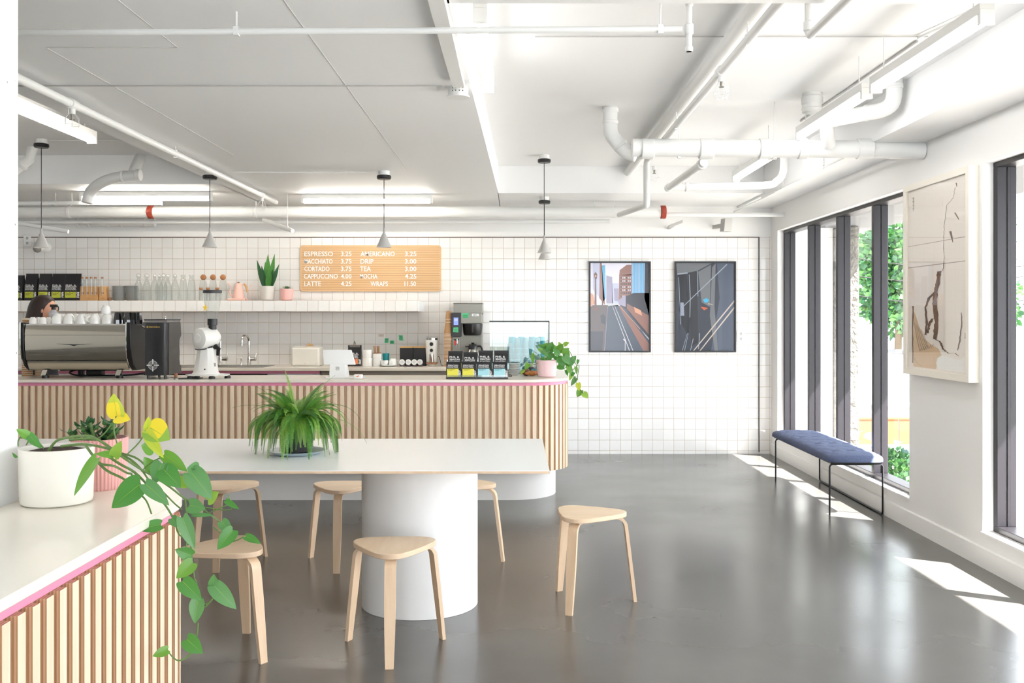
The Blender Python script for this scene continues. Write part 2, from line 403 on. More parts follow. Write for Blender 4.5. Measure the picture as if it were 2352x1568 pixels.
MB().prism(ko, 0, .255).build('plinth', kickm, t)['label'] = 'white curved plinth set back under the slats'
# near bar on the left
r2 = .70
def smoothpts(pts, n=6):
    pts = [Vector((*p, 0)) for p in pts]; q = []
    for i in range(len(pts)-1):
        p0 = pts[max(i-1, 0)]; p1 = pts[i]; p2 = pts[i+1]; p3 = pts[min(i+2, len(pts)-1)]
        for k in range(n):
            t = k/n; q.append(.5*((2*p1)+(p2-p0)*t+(2*p0-5*p1+4*p2-p3)*t*t+(3*p1-p0-3*p2+p3)*t**3))
    q.append(pts[-1]); return [(p.x, p.y) for p in q]
NB = smoothpts([(-.854, 2.42), (-.859, 2.49), (-.877, 2.556), (-.930, 2.665), (-.995, 2.79), (-1.08, 2.92), (-1.22, 3.01), (-1.40, 3.06), (-1.554, 3.069)])
def nb_path(i):
    base = [(-.854, .9)] + NB; o = []
    for k, p in enumerate(base):
        a = Vector(base[max(k-1, 0)]); c = Vector(base[min(k+1, len(base)-1)]); t = (c-a).normalized(); n = Vector((t.y, -t.x)); q = Vector(p)-n*i; o.append((q.x, q.y))
    return o
def nb_outline(i): return nb_path(i) + [(-1.95, 3.069-i), (-1.95, 2.51+i), (-1.275+i, 2.51+i), (-1.275+i, .9)]
t = thing('corner_counter', (0, 0, 0), 'white topped slatted counter in the left foreground beside the concrete column', 'counter')
MB().prism(nb_outline(0), .928, .95).build('countertop', stone, t, bevel=.003)
MB().prism(nb_outline(.020), .904, .928).build('edge_band', pink, t)['label'] = 'pink band under the countertop edge'
MB().prism(nb_outline(.030), .08, .904).build('carcass', MATS['slat_backing'], t)
ply2 = mat_stripes('plywood_edge_near', 'c9a484', 'b08763', 'X', .0065, .55)
slats(nb_path(.004), .0518, .0272, .026, .06, .904, .012).build('slat_cladding', [maple, ply2], t, smooth=0)
MB().prism(nb_outline(.09), 0, .08).build('plinth', kickm, t)

# back counter along the tiled wall
t = thing('back_worktop', (0, 0, 0), 'long cream worktop running along the tiled back wall', 'worktop')
MB().box(-5.6, -.26, 9.40, YB, .898, .93).build('worktop_slab', stone, t, bevel=.003)
t = thing('base_cabinet', (0, 0, 0), 'low white base cabinet with pink top rail under the back worktop', 'cabinet')
MB().box(-5.6, -3.64, 9.48, YB-.002, .08, .898).build('body', white, t, smooth=0); MB().box(-2.41, -1.90, 9.48, YB-.002, .08, .898).build('body', white, t, smooth=0)
MB().box(-5.6, -1.90, 9.455, 9.48, .870, .897).build('top_rail', pink, t)['label'] = 'pink rail'
MB().box(-5.55, -3.65, 9.46, 9.48, .1, .86).build('door', white, t, bevel=.002)
MB().box(-2.38, -1.91, 9.46, 9.48, .1, .86).build('door', white, t, bevel=.002)
t = thing('dishwasher', (-3.02, 9.46, 0), 'black and steel dishwasher front under the back worktop below the tap', 'dishwasher')
MB().box(-.6, .6, 0, .02, .1, .825).build('door', steel, t, bevel=.002); MB().box(-.6, .6, -.001, .02, .825, .866).build('control_panel', black, t)
MB().box(-.55, .55, -.03, -.012, .80, .815).box(-.5, -.48, -.012, 0, .80, .815).box(.48, .5, -.012, 0, .80, .815).build('handle', steel, t)
t = thing('undercounter_fridge', (-1.08, 9.44, 0), 'stainless steel undercounter fridge with a round lock beneath the back worktop', 'fridge')
MB().box(-.81, .81, .01, YB-9.444, .06, .895).build('body', steel, t, bevel=.003)
MB().box(-.80, .80, 0, .012, .80, .882).build('top_panel', steel, t, bevel=.002)
MB().cyl((.06, -.008, .842), (.06, .002, .842), .013).build('lock', chrome, t)
MB().box(-.80, -.01, 0, .012, .1, .79).build('door', steel, t, bevel=.002); MB().box(.01, .80, 0, .012, .1, .79).build('door', steel, t, bevel=.002)
# tiled shelf
b = MB().box(-5.6, -.972, 9.765, YB-.001, 1.4765, 1.588)
o = b.build('tiled_shelf', [tile_shelf, tile_side], smooth=0); o.data.polygons[5].material_index = 1
tag(o, 'long floating wall shelf clad in square white tiles', 'shelf')

# ================================================================== TABLE, STOOLS
t = thing('communal_table', (0, 0, 0), 'long white plywood topped table on round white pedestals', 'table')
MB().box(-3.0, .153, 4.30, 5.43, .737, .740, 0).box(-3.0, .153, 4.30, 5.43, .727, .737, 1).build('tabletop', [laminate, birchleg], t, smooth=0)
for px in (-.473, -2.45):
    MB().lathe([(.287, 0), (.287, .726)], (px, 4.83, .001), 64).build('pedestal', M('pedestal_paint', 'eceae8', .45, noise=(5, 'e0ddda', .4, .8), stretch=(1, 1, .25)), t)
def stool_mesh():
    t = thing('stool', (0, 0, 0), 'x', 'stool')
    # seat: rounded triangle
    pts = []
    for k in range(72):
        a = 2*PI*k/72; rr = .165+.026*math.cos(3*a)+.004*math.cos(6*a); pts.append((rr*math.cos(a), rr*math.sin(a)))
    n = 72; b = MB()
    b.prism(pts, .428, .45, 0, 1); b.build('seat', [birch, mat_ply], t, bevel=.003)
    for j in range(3):
        a = 2*PI*j/3; ca, sa = math.cos(a), math.sin(a)
        prof = [(.06, .4215)]
        # quarter bend from horizontal to splayed down
        for k in range(9):
            q = PI/2*k/8; prof.append((.140+.052*math.sin(q), .4215-.052*(1-math.cos(q))))
        prof.append((.207, .25)); prof.append((.222, .13)); prof.append((.238, .0))
        b = MB(); th = .0065; vs = []
        for i, (rr, z) in enumerate(prof):
            p0 = Vector(prof[max(i-1, 0)]); p1 = Vector(prof[min(i+1, len(prof)-1)]); d = (p1-p0).normalized(); nn = Vector((-d.y, d.x))
            if i == len(prof)-1: nn = Vector((1, 0))
            hw = .0235 if z > .2 else .0235-(.2-z)*.032
            thk = th*1.25 if z < .4 else th
            for sgn in (1, -1):
                for wv in (-hw, hw):
                    R = rr+nn.x*thk*sgn; zz = z+nn.y*thk*sgn if i < len(prof)-1 else 0
                    vs.append((R*ca-wv*sa, R*sa+wv*ca, zz))
        for i in range(len(prof)-1):
            o = 4*i
            for q, m in (((0, 1, 5, 4), 0), ((3, 2, 6, 7), 0), ((1, 3, 7, 5), 1), ((2, 0, 4, 6), 1)): b.f.append([o+x for x in q]); b.m.append(m)
        b.v = vs; b.f.append([0, 2, 3, 1]); b.m.append(1); o = 4*(len(prof)-1); b.f.append([o, o+1, o+3, o+2]); b.m.append(1)
        b.build('leg', [birchleg, mat_ply], t)
    return t
mat_ply = M('stool_ply_edge', 'd9bd9f', .5)
st = stool_mesh()
stools = [((-.52, 4.16), -90+3, 'birch stool in front of the round pedestal, centre foreground'),
          ((.362, 4.84), 4, 'birch stool standing alone right of the table end'),
          ((-1.229, 4.127), 204.5, 'birch stool behind the trailing vine, front left of the table'),
          ((-1.68, 5.636), 154, 'birch stool at far left side behind the table'),
          ((-.997, 5.62), 31.7, 'birch stool behind the table, just left of the round pedestal'),
          ((-.304, 5.69), -10, 'birch stool half hidden behind the right side of the round pedestal')]
for i, (p, a, lab) in enumerate(stools):
    if i == 0: st.location = (*p, 0); st.rotation_euler = (0, 0, math.radians(a)); st['label'] = lab; st['group'] = 'three legged stools round the long table'
    else: dup(st, (*p, 0), math.radians(a), lab)

# ================================================================== BENCH
t = thing('bench', (2.43, 7.68, 0), 'blue-grey tufted bench on thin black rod legs under the window', 'bench')
hx, hy = .205, .80; nx, ny = 28, 84; b = MB(); vs = []; tuf = []
for r_ in range(7):
    for c_ in range(3 if r_ % 2 == 0 else 2):
        tuf.append(((-.11+.11*c_) if r_ % 2 == 0 else (-.055+.11*c_), -.60+.20*r_))
def cushion(x, y, top):
    ex = max(0, 1-abs(x/hx)**3.2); ey = max(0, 1-abs(y/hy)**9); e = (ex*ey)**.30
    if not top: return .385 + .004*(1-e)
    z = .400+.053*e
    d = 0
    for (tx, ty) in tuf:
        q = ((x-tx)**2+(y-ty)**2); d += .014*math.exp(-q/.0006)
        # creases toward neighbours
    u = (x*1.0+(y))/.2; v = (x*1.82-y)/.2
    for qx in (((y+x*1.82)/.2) % 1, ((y-x*1.82)/.2) % 1):
        dd = min(qx, 1-qx); d += .0045*math.exp(-(dd/.10)**2)*min(1, e*1.2)
    return z-d*e
for j in range(ny+1):
    for i in range(nx+1):
        x = hx*math.sin(PI/2*(-1+2*i/nx)); y = hy*(-1+2*j/ny)
        # rounded corners
        fx, fy = x/hx, y/hy; k_ = (abs(fx)**6+abs(fy)**60)
        vs.append((x*(1-.16*abs(fy)**36), y*(1-.022*abs(fx)**6), cushion(x, y, True)))
for j in range(ny+1):
    for i in range(nx+1):
        x = hx*math.sin(PI/2*(-1+2*i/nx)); y = hy*(-1+2*j/ny); fx, fy = x/hx, y/hy; vs.append((x*(1-.16*abs(fy)**36), y*(1-.022*abs(fx)**6), cushion(x, y, False)))
fs = []; W_ = nx+1; O_ = W_*(ny+1)
for j in range(ny):
    for i in range(nx):
        a = j*W_+i; fs.append((a, a+1, a+W_+1, a+W_)); fs.append((O_+a, O_+a+W_, O_+a+W_+1, O_+a+1))
for i in range(nx): fs.append((i, O_+i, O_+i+1, i+1)); a = ny*W_+i; fs.append((a, a+1, O_+a+1, O_+a))
for j in range(ny): a = j*W_; fs.append((a, a+W_, O_+a+W_, O_+a)); a = j*W_+nx; fs.append((a, O_+a, O_+a+W_, a+W_))
b.add(vs, fs); b.build('cushion', fabric, t, smooth=60)
MB().box(-.18, .18, -.76, .76, .374, .386).build('seat_board', black, t)
xl, xr, yn, yf, zr = -.175, .205, -.72, .72, .366
b = MB().tube([(xl, yn, 0), (xl, yn, zr-.02), (xl+.006, yn, zr-.006), (xl+.02, yn, zr), (xr-.02, yn, zr), (xr-.006, yn, zr-.006), (xr, yn, zr-.02), (xr, yn, .03), (xr, yn+.006, .012), (xr, yn+.03, .007),
               (xr, yf-.03, .007), (xr, yf-.006, .012), (xr, yf, .03), (xr, yf, zr-.02), (xr-.006, yf, zr-.006), (xr-.02, yf, zr), (xl+.02, yf, zr), (xl+.006, yf, zr-.006), (xl, yf, zr-.02), (xl, yf, 0)], .0065, 10)
b.build('rod_frame', blackm, t)
b = MB().tube([(xl+.03, yn, zr+.003), (xl+.03, yf, zr+.003)], .005).tube([(xr-.03, yn, zr+.003), (xr-.03, yf, zr+.003)], .005); b.build('seat_rail', blackm, t)

# ================================================================== PENDANTS
def pendant(x, y, ztop, zbot, lab):
    t = thing('pendant_lamp', (x, y, 0), lab, 'pendant lamp', 'small grey cone pendants over the counter')
    MB().lathe([(.045, ztop-.035), (.045, ztop)], seg=24).build('junction_box', pvc, t)
    MB().lathe([(.050, ztop-.066), (.0565, ztop-.058), (.0565, ztop-.040), (.052, ztop-.035)], seg=28).build('ceiling_rose', black, t)
    MB().cyl((0, 0, zbot+.14), (0, 0, ztop-.066), .0028, 8).build('cord', blackm, t)
    MB().lathe([(.008, zbot+.150), (.0095, zbot+.115), (.014, zbot+.105), (.0585, zbot+.004), (.0585, zbot), (.055, zbot), (.012, zbot+.095)], seg=32, cap0=True).build('shade', grey, t)
    MB().ball((0, 0, zbot+.035), .022, seg=12, rings=6).build('bulb', M('lamp_bulb', 'ffffff', .4, emis='fff2dc', es=2), t)
    return t
pendant(X(95, 7.65), 7.65, 2.82, 1.968, 'leftmost grey cone pendant lamp, beside the white column')
pendant(X(482, 7.65), 7.65, 2.57, 1.97, 'grey cone pendant lamp hanging above the white coffee grinder')
pendant(X(882, 7.65), 7.65, 2.57, 1.97, 'grey cone pendant lamp hanging in front of the menu board')
pendant(X(1250, 8.40), 8.40, 2.82, 1.975, 'rightmost near pendant lamp, hung from the higher ceiling')
pendant(X(1250.5, 9.30), 9.30, 2.57, 1.97, 'grey cone pendant lamp directly behind the rightmost one')

# ================================================================== TUBE LIGHTS
def batten(p0, p1, lab, mt, rods=None, zc=2.57):
    p0, p1 = Vector(p0), Vector(p1); d = (p1-p0); L_ = d.length; d.normalize(); n = Vector((-d.y, d.x, 0)); up = Vector((0, 0, 1))
    t = thing('tube_light', p0+d*L_/2, lab, 'tube light', 'fluorescent tube lights')
    b = MB().obox((0, 0, .045), d, n, up, L_/2-.003, .031, .022).obox(-d*(L_/2-.012)+Vector((0, 0, .012)), d, n, up, .012, .03, .03).obox(d*(L_/2-.012)+Vector((0, 0, .012)), d, n, up, .012, .03, .03)
    b.build('housing', pvc, t, bevel=.002, segs=1)
    MB().cyl(-d*(L_/2-.025)+Vector((0, 0, .001)), d*(L_/2-.025)+Vector((0, 0, .001)), .017, 12).build('tube', mt, t)
    ztop = zc-p0.z
    if ztop > .075:
        for s_ in (-.4, .4): MB().cyl(d*L_*s_+Vector((0, 0, .066)), d*L_*s_+Vector((0, 0, ztop)), .003, 6).build('suspension_cord', pvc, t)
    return t
batten((1.85, 3.80, 2.585), (1.85, 4.99, 2.585), 'lit tube light nearest the camera in the row near the windows', tubec, zc=2.82)
batten((1.85, 5.10, 2.585), (1.85, 6.30, 2.585), 'middle lit tube light of the row near the windows', tubec, zc=2.82)
batten((1.85, 6.97, 2.57), (1.85, 8.14, 2.57), 'farthest lit tube light of the row near the windows', tubec, zc=2.82)
batten((X(185, 8.9), 8.9, 2.502), (X(487, 8.9), 8.9, 2.502), 'lit tube light above the espresso machine, left of the back row', tubem)
batten((X(693, 9.1), 9.1, 2.502), (X(994, 9.1), 9.1, 2.502), 'lit tube light above the menu board', tubem)
batten((-2.84, 5.30, 2.60), (-2.84, 6.53, 2.60), 'lit tube light at upper left beside the diagonal white pipe', tubem, zc=2.82)
batten((-.145, 4.02, 2.66), (-.145, 5.32, 2.66), 'lit tube light along the edge of the dropped ceiling', tubec, zc=2.82)

# ================================================================== PIPES
def pipe(pts, r, lab, name='pipe', seg=14, collars=(), cat='pipe', rods=(), mt=pvc, smooth=0, group=None):
    t = thing(name, Vector(pts[0]), lab, cat, group); o = Vector(pts[0])
    MB().tube([Vector(p)-o for p in pts], r, seg, smooth=smooth).build('pipe_run', mt, t, smooth=50)
    for (p, d, rr, ln) in collars:
        p = Vector(p)-o; d = Vector(d).normalized()
        MB().lathe([(rr-.003, -ln/2), (rr, -ln/2+.004), (rr, ln/2-.004), (rr-.003, ln/2)], p, 20, axis=d).build('collar', mt, t)
    for (p, zt) in rods:
        p = Vector(p)-o; MB().cyl(p, (p.x, p.y, zt-o.z), .004, 6).obox(p+Vector((0, 0, .0)), (1, 0, 0), (0, 1, 0), (0, 0, 1), .010, .012, r+.004).build('hanger', mt, t)
    return t
pipe([(-2.6, 3.66, 2.487), (.63, 3.66, 2.505)], .0125, 'thin straight white pipe crossing the whole ceiling nearest the camera', rods=[((X(543, 3.66), 3.66, 2.497), 2.57), ((X(1517, 3.66), 3.66, 2.503), 2.82)])
pipe([(.656, 3.66, 2.42), (.656, 3.66, 2.82)], .011, 'short vertical white pipe at the end of the thin ceiling pipe', collars=[((.656, 3.66, 2.505), (0, 0, 1), .017, .04), ((.656, 3.66, 2.43), (0, 0, 1), .015, .02), ((.656, 3.66, 2.60), (0, 0, 1), .015, .02)])
def sprinkler(p, lab, s_=1):
    t = thing('sprinkler_head', p, lab, 'sprinkler', 'caged sprinkler heads')
    MB().lathe([(.016, -.03), (.016, 0)], seg=12).build('socket', pvc, t)
    MB().lathe([(.006, -.055), (.008, -.03)], seg=8).lathe([(.014, -.058), (.014, -.055)], seg=10).build('nozzle', steel, t)
    b = MB()
    for k in range(6):
        a = PI*k/3; c_, s2 = math.cos(a), math.sin(a)
        b.tube([(.014*c_, .014*s2, -.025), (.036*c_, .036*s2, -.05), (.038*c_, .038*s2, -.09), (.024*c_, .024*s2, -.115)], .0013, 5)
    b.tube([(.038*math.cos(2*PI*k/16), .038*math.sin(2*PI*k/16), -.085) for k in range(17)], .0013, 5, caps=False)
    b.tube([(.024*math.cos(2*PI*k/16), .024*math.sin(2*PI*k/16), -.115) for k in range(17)], .0013, 5, caps=False)
    b.build('wire_guard', pvc, t)
pipe([(-2.29, 3.2, 2.52), (-2.29, 9.3, 2.52)], .022, 'long white pipe running diagonally across the upper left of the picture', collars=[((-2.29, 5.02, 2.52), (0, 1, 0), .028, .07), ((-2.29, 8.78, 2.52), (0, 1, 0), .028, .07)], rods=[((-2.29, 6.55, 2.52), 2.57), ((-2.29, 4.2, 2.52), 2.57)])
sprinkler((-2.29, 5.02, 2.497), 'caged sprinkler head under the near part of the upper left diagonal pipe')
sprinkler((-2.29, 8.78, 2.497), 'caged sprinkler head under the far end of the upper left diagonal pipe')
# big horizontal main and companions on the back wall
yq = 9.62
pipe([(-5.6, yq, Z(487, yq)), (X(1518, yq), yq, Z(487, yq))], .055, 'thick white main pipe running along the top of the back wall', seg=24, collars=[((X(160, yq), yq, Z(487, yq)), (1, 0, 0), .061, .03), ((X(588, yq), yq, Z(487, yq)), (1, 0, 0), .061, .03)],
     rods=[((X(588, yq), yq+.0, Z(487, yq)), 2.57), ((X(1411, yq), yq, Z(487, yq)), 2.57), ((X(1365, yq), yq, Z(487, yq)), 2.57)])
pipe([(-5.6, 9.80, Z(510, 9.8)), (X(1400, 9.8), 9.8, Z(508, 9.8))], .020, 'thinner white pipe just below the thick main on the back wall')
pipe([(X(1528, yq), yq, Z(493, yq)), (X(1826, yq), yq, Z(493, yq)), (X(1832, yq), yq-.01, Z(493, yq)), (X(1832, yq), 9.2, Z(493, yq))][:2], .021, 'slimmer white pipe continuing the thick main toward the windows')
for px, lab in ((347, 'rust red coupling on the thick main pipe above the espresso machine'), (1523, 'rust red coupling on the thick main pipe above the framed pictures')):
    t = thing('pipe_coupling', (X(px, yq), yq, Z(487, yq)), lab, 'pipe coupling')
    MB().lathe([(.057, -.028), (.066, -.022), (.066, .022), (.057, .028)], (0, 0, 0), 20, axis=(1, 0, 0)).build('clamp_ring', redv, t)
    MB().box(-.02, .02, -.085, -.05, -.015, .015).cyl((0, -.09, 0), (0, -.05, 0), .010, 8).build('bolt_lug', redv, t)
pipe([(-5.6, 9.0, 2.475), (X(372, 9.0), 9.0, 2.475)], .021, 'white pipe ending under the left tube light of the back row', rods=[((X(128, 9.0), 9.0, 2.475), 2.57), ((X(165, 9.0), 9.0, 2.475), 2.57)])
pipe([P(-30, 500, 8.6), P(157, 532, 8.6)], .018, 'sloping white pipe at far left just above the tiles')
pipe([P(606, 505, 9.4), P(672, 530, 9.0)], .020, 'short sloping white pipe stub right of the second pendant', rods=[(P(660, 525.5, 9.07), 2.57)])
# fat duct right
yd = 6.32; zd = 2.515
col = [((X(px, yd), yd, zd), (1, 0, 0), .067, ln) for px, ln in ((1487, .08), (1622, .09), (1757, .08), (1843, .06), (1985, .10))]
pipe([(X(1452, yd), yd, zd+.008), (2.30, yd, zd-.004), (2.655, yd, zd-.012)], .058, 'fat horizontal white drain pipe crossing from ceiling elbow to the window wall', seg=28, collars=col,
     rods=[((X(1560, yd), yd, zd), 2.82), ((X(1779, yd), yd, zd), 2.82), ((X(2010, yd), yd, zd), 2.82)][:2])
ye = 6.48
pipe([(X(1402, ye), ye, 2.82), (X(1402, ye), ye, 2.68), (X(1408, ye), ye, 2.62), (X(1436, ye), ye, 2.53), (X(1460, ye), ye-.02, 2.50)], .048, 'white elbow pipe dropping from the ceiling to the fat drain pipe', seg=20, smooth=3,
     collars=[((X(1402, ye), ye, 2.80), (0, 0, 1), .054, .03), ((X(1402, ye), ye, 2.72), (0, 0, 1), .053, .02), ((X(1425, ye), ye, 2.565), (.6, 0, -.8), .053, .02)])
pipe([(1.86, 6.08, 2.82), (1.86, 6.08, 2.70)], .060, 'short fat vertical pipe dropping from the ceiling behind the middle window tube light', seg=24, collars=[((1.86, 6.08, 2.775), (0, 0, 1), .066, .05), ((1.86, 6.08, 2.72), (0, 0, 1), .065, .015)])
pipe([(1.94, 6.03, 2.645), (2.0, 5.985, 2.645), (2.10, 5.88, 2.65), (2.20, 5.80, 2.66), (2.235, 5.74, 2.70), (2.235, 5.72, 2.82)], .046, 'white wrapped pipe bending up to the ceiling beside the window beam', seg=18, smooth=4,
     collars=[((1.98, 5.995, 2.645), (.8, -.6, 0), .050, .02), ((2.12, 5.865, 2.652), (.8, -.6, 0), .050, .02), ((2.235, 5.72, 2.78), (0, 0, 1), .050, .03)])
pipe([(1.95, 6.06, 2.63), (1.98, 6.16, 2.59), (2.02, 6.25, 2.53)], .042, 'short white branch pipe joining the fat drain pipe from above', seg=18, smooth=4)
pipe([(1.05, 3.56, 2.765), (1.05, 9.0, 2.765)], .040, 'broad white pipe under the ceiling running towards the back wall', seg=18)
pipe([(1.03, 3.56, 2.645), (1.03, 7.55, 2.645)], .022, 'slim white pipe beneath the broad ceiling pipe', rods=[((1.03, 4.3, 2.645), 2.73), ((1.03, 6.2, 2.645), 2.73)], collars=[((1.03, 4.85, 2.645), (0, 1, 0), .029, .06)])
sprinkler((1.03, 4.85, 2.625), 'caged sprinkler head under the slim ceiling pipe')
pipe([(1.03, 7.56, 2.645), (1.03, 7.60, 2.60), (1.03, 7.60, 2.32), (1.03, 7.62, 2.30), (1.02, 9.5, 2.42)], .026, 'white pipe dropping from the slim ceiling pipe then running back')
sprinkler((1.09, 7.6, 2.60), 'small caged sprinkler head beside the dropping pipe')
pipe([(1.153, 3.81, 2.82), (1.153, 3.81, 2.535), (1.153, 3.79, 2.52), (1.153, 3.0, 2.52)], .0165, 'white pipe turning from the ceiling toward the camera, top right', collars=[((1.153, 3.81, 2.56), (0, 0, 1), .021, .04)])
pipe([(1.235, 6.34, 2.43), (1.235, 7.85, 2.46)], .028, 'white branch pipe running back under the fat drain pipe', collars=[((1.235, 7.80, 2.46), (0, 1, 0), .034, .06), ((1.235, 6.42, 2.43), (0, 1, 0), .036, .05)])
pipe([(1.27, 7.9, 2.475), (2.0, 7.9, 2.49), (2.12, 7.88, 2.52), (2.17, 7.85, 2.60), (2.17, 7.85, 2.82)], .030, 'white pipe with a bend rising behind the farthest window tube light', collars=[((1.40, 7.9, 2.478), (1, 0, 0), .037, .03)], smooth=3)
pipe([(2.285, 3.5, 2.81), (2.285, 3.5, 2.805), (2.0, 4.82, 2.805)][1:], .006, 'thin conduit on the ceiling beside the window beam', seg=6)
pipe([(2.03, 4.9, 2.812), (2.03, 6.9, 2.812)], .006, 'thin grey cable conduit fixed to the ceiling along the window side', seg=6, mt=grey)
pipe([(.10, 4.82, 2.812), (2.05, 4.82, 2.812)], .0035, 'thin cable stretched across the right ceiling', 'ceiling_cable', 6, cat='cable', mt=grey)
pipe([(-2.5, 4.81, 2.565), (-.36, 4.81, 2.565)], .0035, 'thin cable stretched across the dropped ceiling', 'ceiling_cable', 6, cat='cable', mt=grey)
pipe([(X(530, 7.62), 7.66, 2.562), (X(860, 7.62), 7.66, 2.562)], .006, 'thin conduit joining the second and third pendant lamps', 'ceiling_cable', 6, cat='cable')
pipe([(X(110, 7.62), 7.66, 2.812), (-2.6, 7.66, 2.812)], .006, 'thin conduit leading from the leftmost pendant lamp', 'ceiling_cable', 6, cat='cable')
pipe([(2.29, 6.4, 2.53), (2.29, 9.0, 2.53)], .010, 'thin white pipe hung along the edge of the window beam', seg=8, rods=[((2.29, 7.2, 2.53), 2.82), ((2.29, 8.3, 2.53), 2.82)])
pipe([(2.25, 8.4, 2.50), (2.25, 9.99, 2.50)], .006, 'very thin conduit near the back right corner', seg=6)
t = pipe([P(322, 362, 8.2), P(316, 375, 8.15), P(306, 398, 8.1)], .045, 'thick white pipe elbow coming down the left ceiling recess', seg=18, smooth=3)
pipe([P(318, 402, 8.1), P(265, 408, 8.15), P(232, 420, 8.2), P(208, 440, 8.3), P(200, 466, 8.3)], .045, 'capped white drain pipe bending down behind the left tube light', seg=18, smooth=3, collars=[(P(318, 402, 8.1), (1, 0, 0), .050, .04), (P(282, 405, 8.13), (1, 0, 0), .050, .02)])
pipe([P(30, 395, 8.0), P(68, 366, 8.0), P(76, 340, 8.0)+Vector((0,0,.02))], .040, 'white pipe end at the far left by the column', seg=16, collars=[(P(52, 379, 8.0), (.8, 0, .6), .046, .03)])
for (px, py, lab) in ((182, 512, 'left'),):
    pipe([(X(170, 9.9), 9.95, Z(511, 9.95)), (X(352, 9.9), 9.95, Z(511, 9.95))], .045, 'fat white pipe half hidden behind the thin pipe on the back wall, left', seg=18, collars=[((X(q, 9.9), 9.95, Z(511, 9.95)), (1, 0, 0), .051, .02) for q in (175, 200, 245, 275, 330)], rods=[((X(200, 9.95), 9.95, Z(511, 9.95)), 2.57), ((X(330, 9.95), 9.95, Z(511, 9.95)), 2.57)])
# raceway and ceiling box
tag(MB().prism([(-.325, -1), (-.255, -1), (-.245, 4.72), (-.305, 4.72)], 2.535, 2.57).build('cable_raceway', pvc, bevel=.003), 'flat white raceway along the edge of the dropped ceiling', 'raceway')
t = thing('junction_box', (-.285, 4.86, 2.57), 'round white junction box at the end of the raceway', 'junction box')
MB().lathe([(.050, -.045), (.050, 0)], seg=24).build('body', pvc, t); MB().lathe([(.058, -.052), (.058, -.045)], seg=24).build('cover', pvc, t)
b = MB()
for k in range(8):
    a = -PI/2+(k//2-1.5)*.35; b.cyl((.0495*math.cos(a), .0495*math.sin(a), -.012-.014*(k % 2)), (.051*math.cos(a), .051*math.sin(a), -.012-.014*(k % 2)), .003, 6)
b.build('knockout', black, t)
# small ceiling / wall fittings
t = thing('wall_speaker', P(1668, 517, 9.85), 'grey box speaker mounted high on the right of the back wall', 'speaker', rz=.35)
MB().obox((0, 0, 0), (1, 0, 0), (0, 1, 0), (0, -.15, 1), .045, .04, .065).build('cabinet', grey, t, bevel=.004); MB().box(-.02, .02, .03, .23, -.02, .02).build('bracket', grey, t)
t = thing('wedge_fixture', P(1548, 517, 9.75), 'small angled grey fixture below the red coupling on the right', 'fixture')
MB().prism([(-.07, -.035), (.08, .02), (.08, .05), (-.05, .0)], -.05, .05, axis='y').build('shell', grey, t, bevel=.003); MB().box(-.01, .01, .04, YB-9.75+.009, -.01, .01).build('bracket', grey, t)
t = thing('security_camera', P(88, 545, 9.9), 'white dome camera on the tiled wall behind the leftmost pendant', 'camera')
MB().cyl((0, .02, -.09), (0, .18, -.09), .05, 20).build('mount', plaster, t); MB().ball((0, 0, -.10), .05, seg=18).build('dome', plaster, t); MB().ball((0, -.02, -.115), .042, seg=18).build('lens_bubble', M('smoked_lens', '8d8984', .1), t)
t = thing('wall_socket', (X(60, 10.05), YB-.008, Z(552, 10.05)), 'white socket plate on the back wall at far left', 'socket')
MB().box(-.04, .04, 0, .007, -.06, .06).build('plate', plaster, t, bevel=.002); MB().box(-.012, .012, -.002, 0, .012, .04).box(-.012, .012, -.002, 0, -.04, -.012).build('outlet', grey, t)
t = thing('wall_socket', (X(1703, 10.05), YB-.008, Z(772, 10.05)), 'white socket plate right of the second framed picture', 'socket')
MB().box(-.04, .04, 0, .007, -.06, .06).build('plate', plaster, t, bevel=.002); MB().box(-.012, .012, -.002, 0, .012, .04).box(-.012, .012, -.002, 0, -.04, -.012).build('outlet', grey, t)

# ================================================================== MENU BOARD
b = MB()
for xs_, ya, yb2 in ((-.84, 3.0, 7.6), (-1.44, 3.0, 4.14), (-2.0, 4.14, 6.9)): b.box(xs_-.0015, xs_+.0015, ya, yb2, 2.568, 2.571)
b.box(-2.0, -1.44, 4.138, 4.142, 2.568, 2.571)
struct('trim_4', b, M('seam_grey', 'c9c8c6', .7), smooth=0)  # formwork seams on the dropped slab, greyer than the ceiling paint
yb = YB-.022; x0, x1, z1, z0 = X(689, yb), X(1013, yb), Z(563, yb), Z(669, yb)
t = thing('menu_board', (x0, yb, z0), 'pale wooden letter board menu listing coffee prices', 'menu board'); W_, H_ = x1-x0, z1-z0
rr = .03; out = arc((rr, rr), rr, PI, 1.5*PI, 5)+arc((W_-rr, rr), rr, 1.5*PI, 2*PI, 5)+arc((W_-rr, H_-rr), rr, 0, PI/2, 5)+arc((rr, H_-rr), rr, PI/2, PI, 5)
boardm = M('board_maple', 'dcb88c', .5, noise=(3, 'd3ab7b', .3, .7), stretch=(.6, 1, 8))
MB().prism(out, .002, .021, axis='y').build('board', boardm, t)
b = MB(); nrow = 18; top = H_-.028; bot = .020; ph = (top-bot)/nrow
for k in range(nrow+1): b.box(.018, W_-.018, .0008, .002, bot+k*ph-.0016, bot+k*ph+.0016)
b.build('groove_lines', M('board_groove', 'a98058', .6), t, smooth=0)
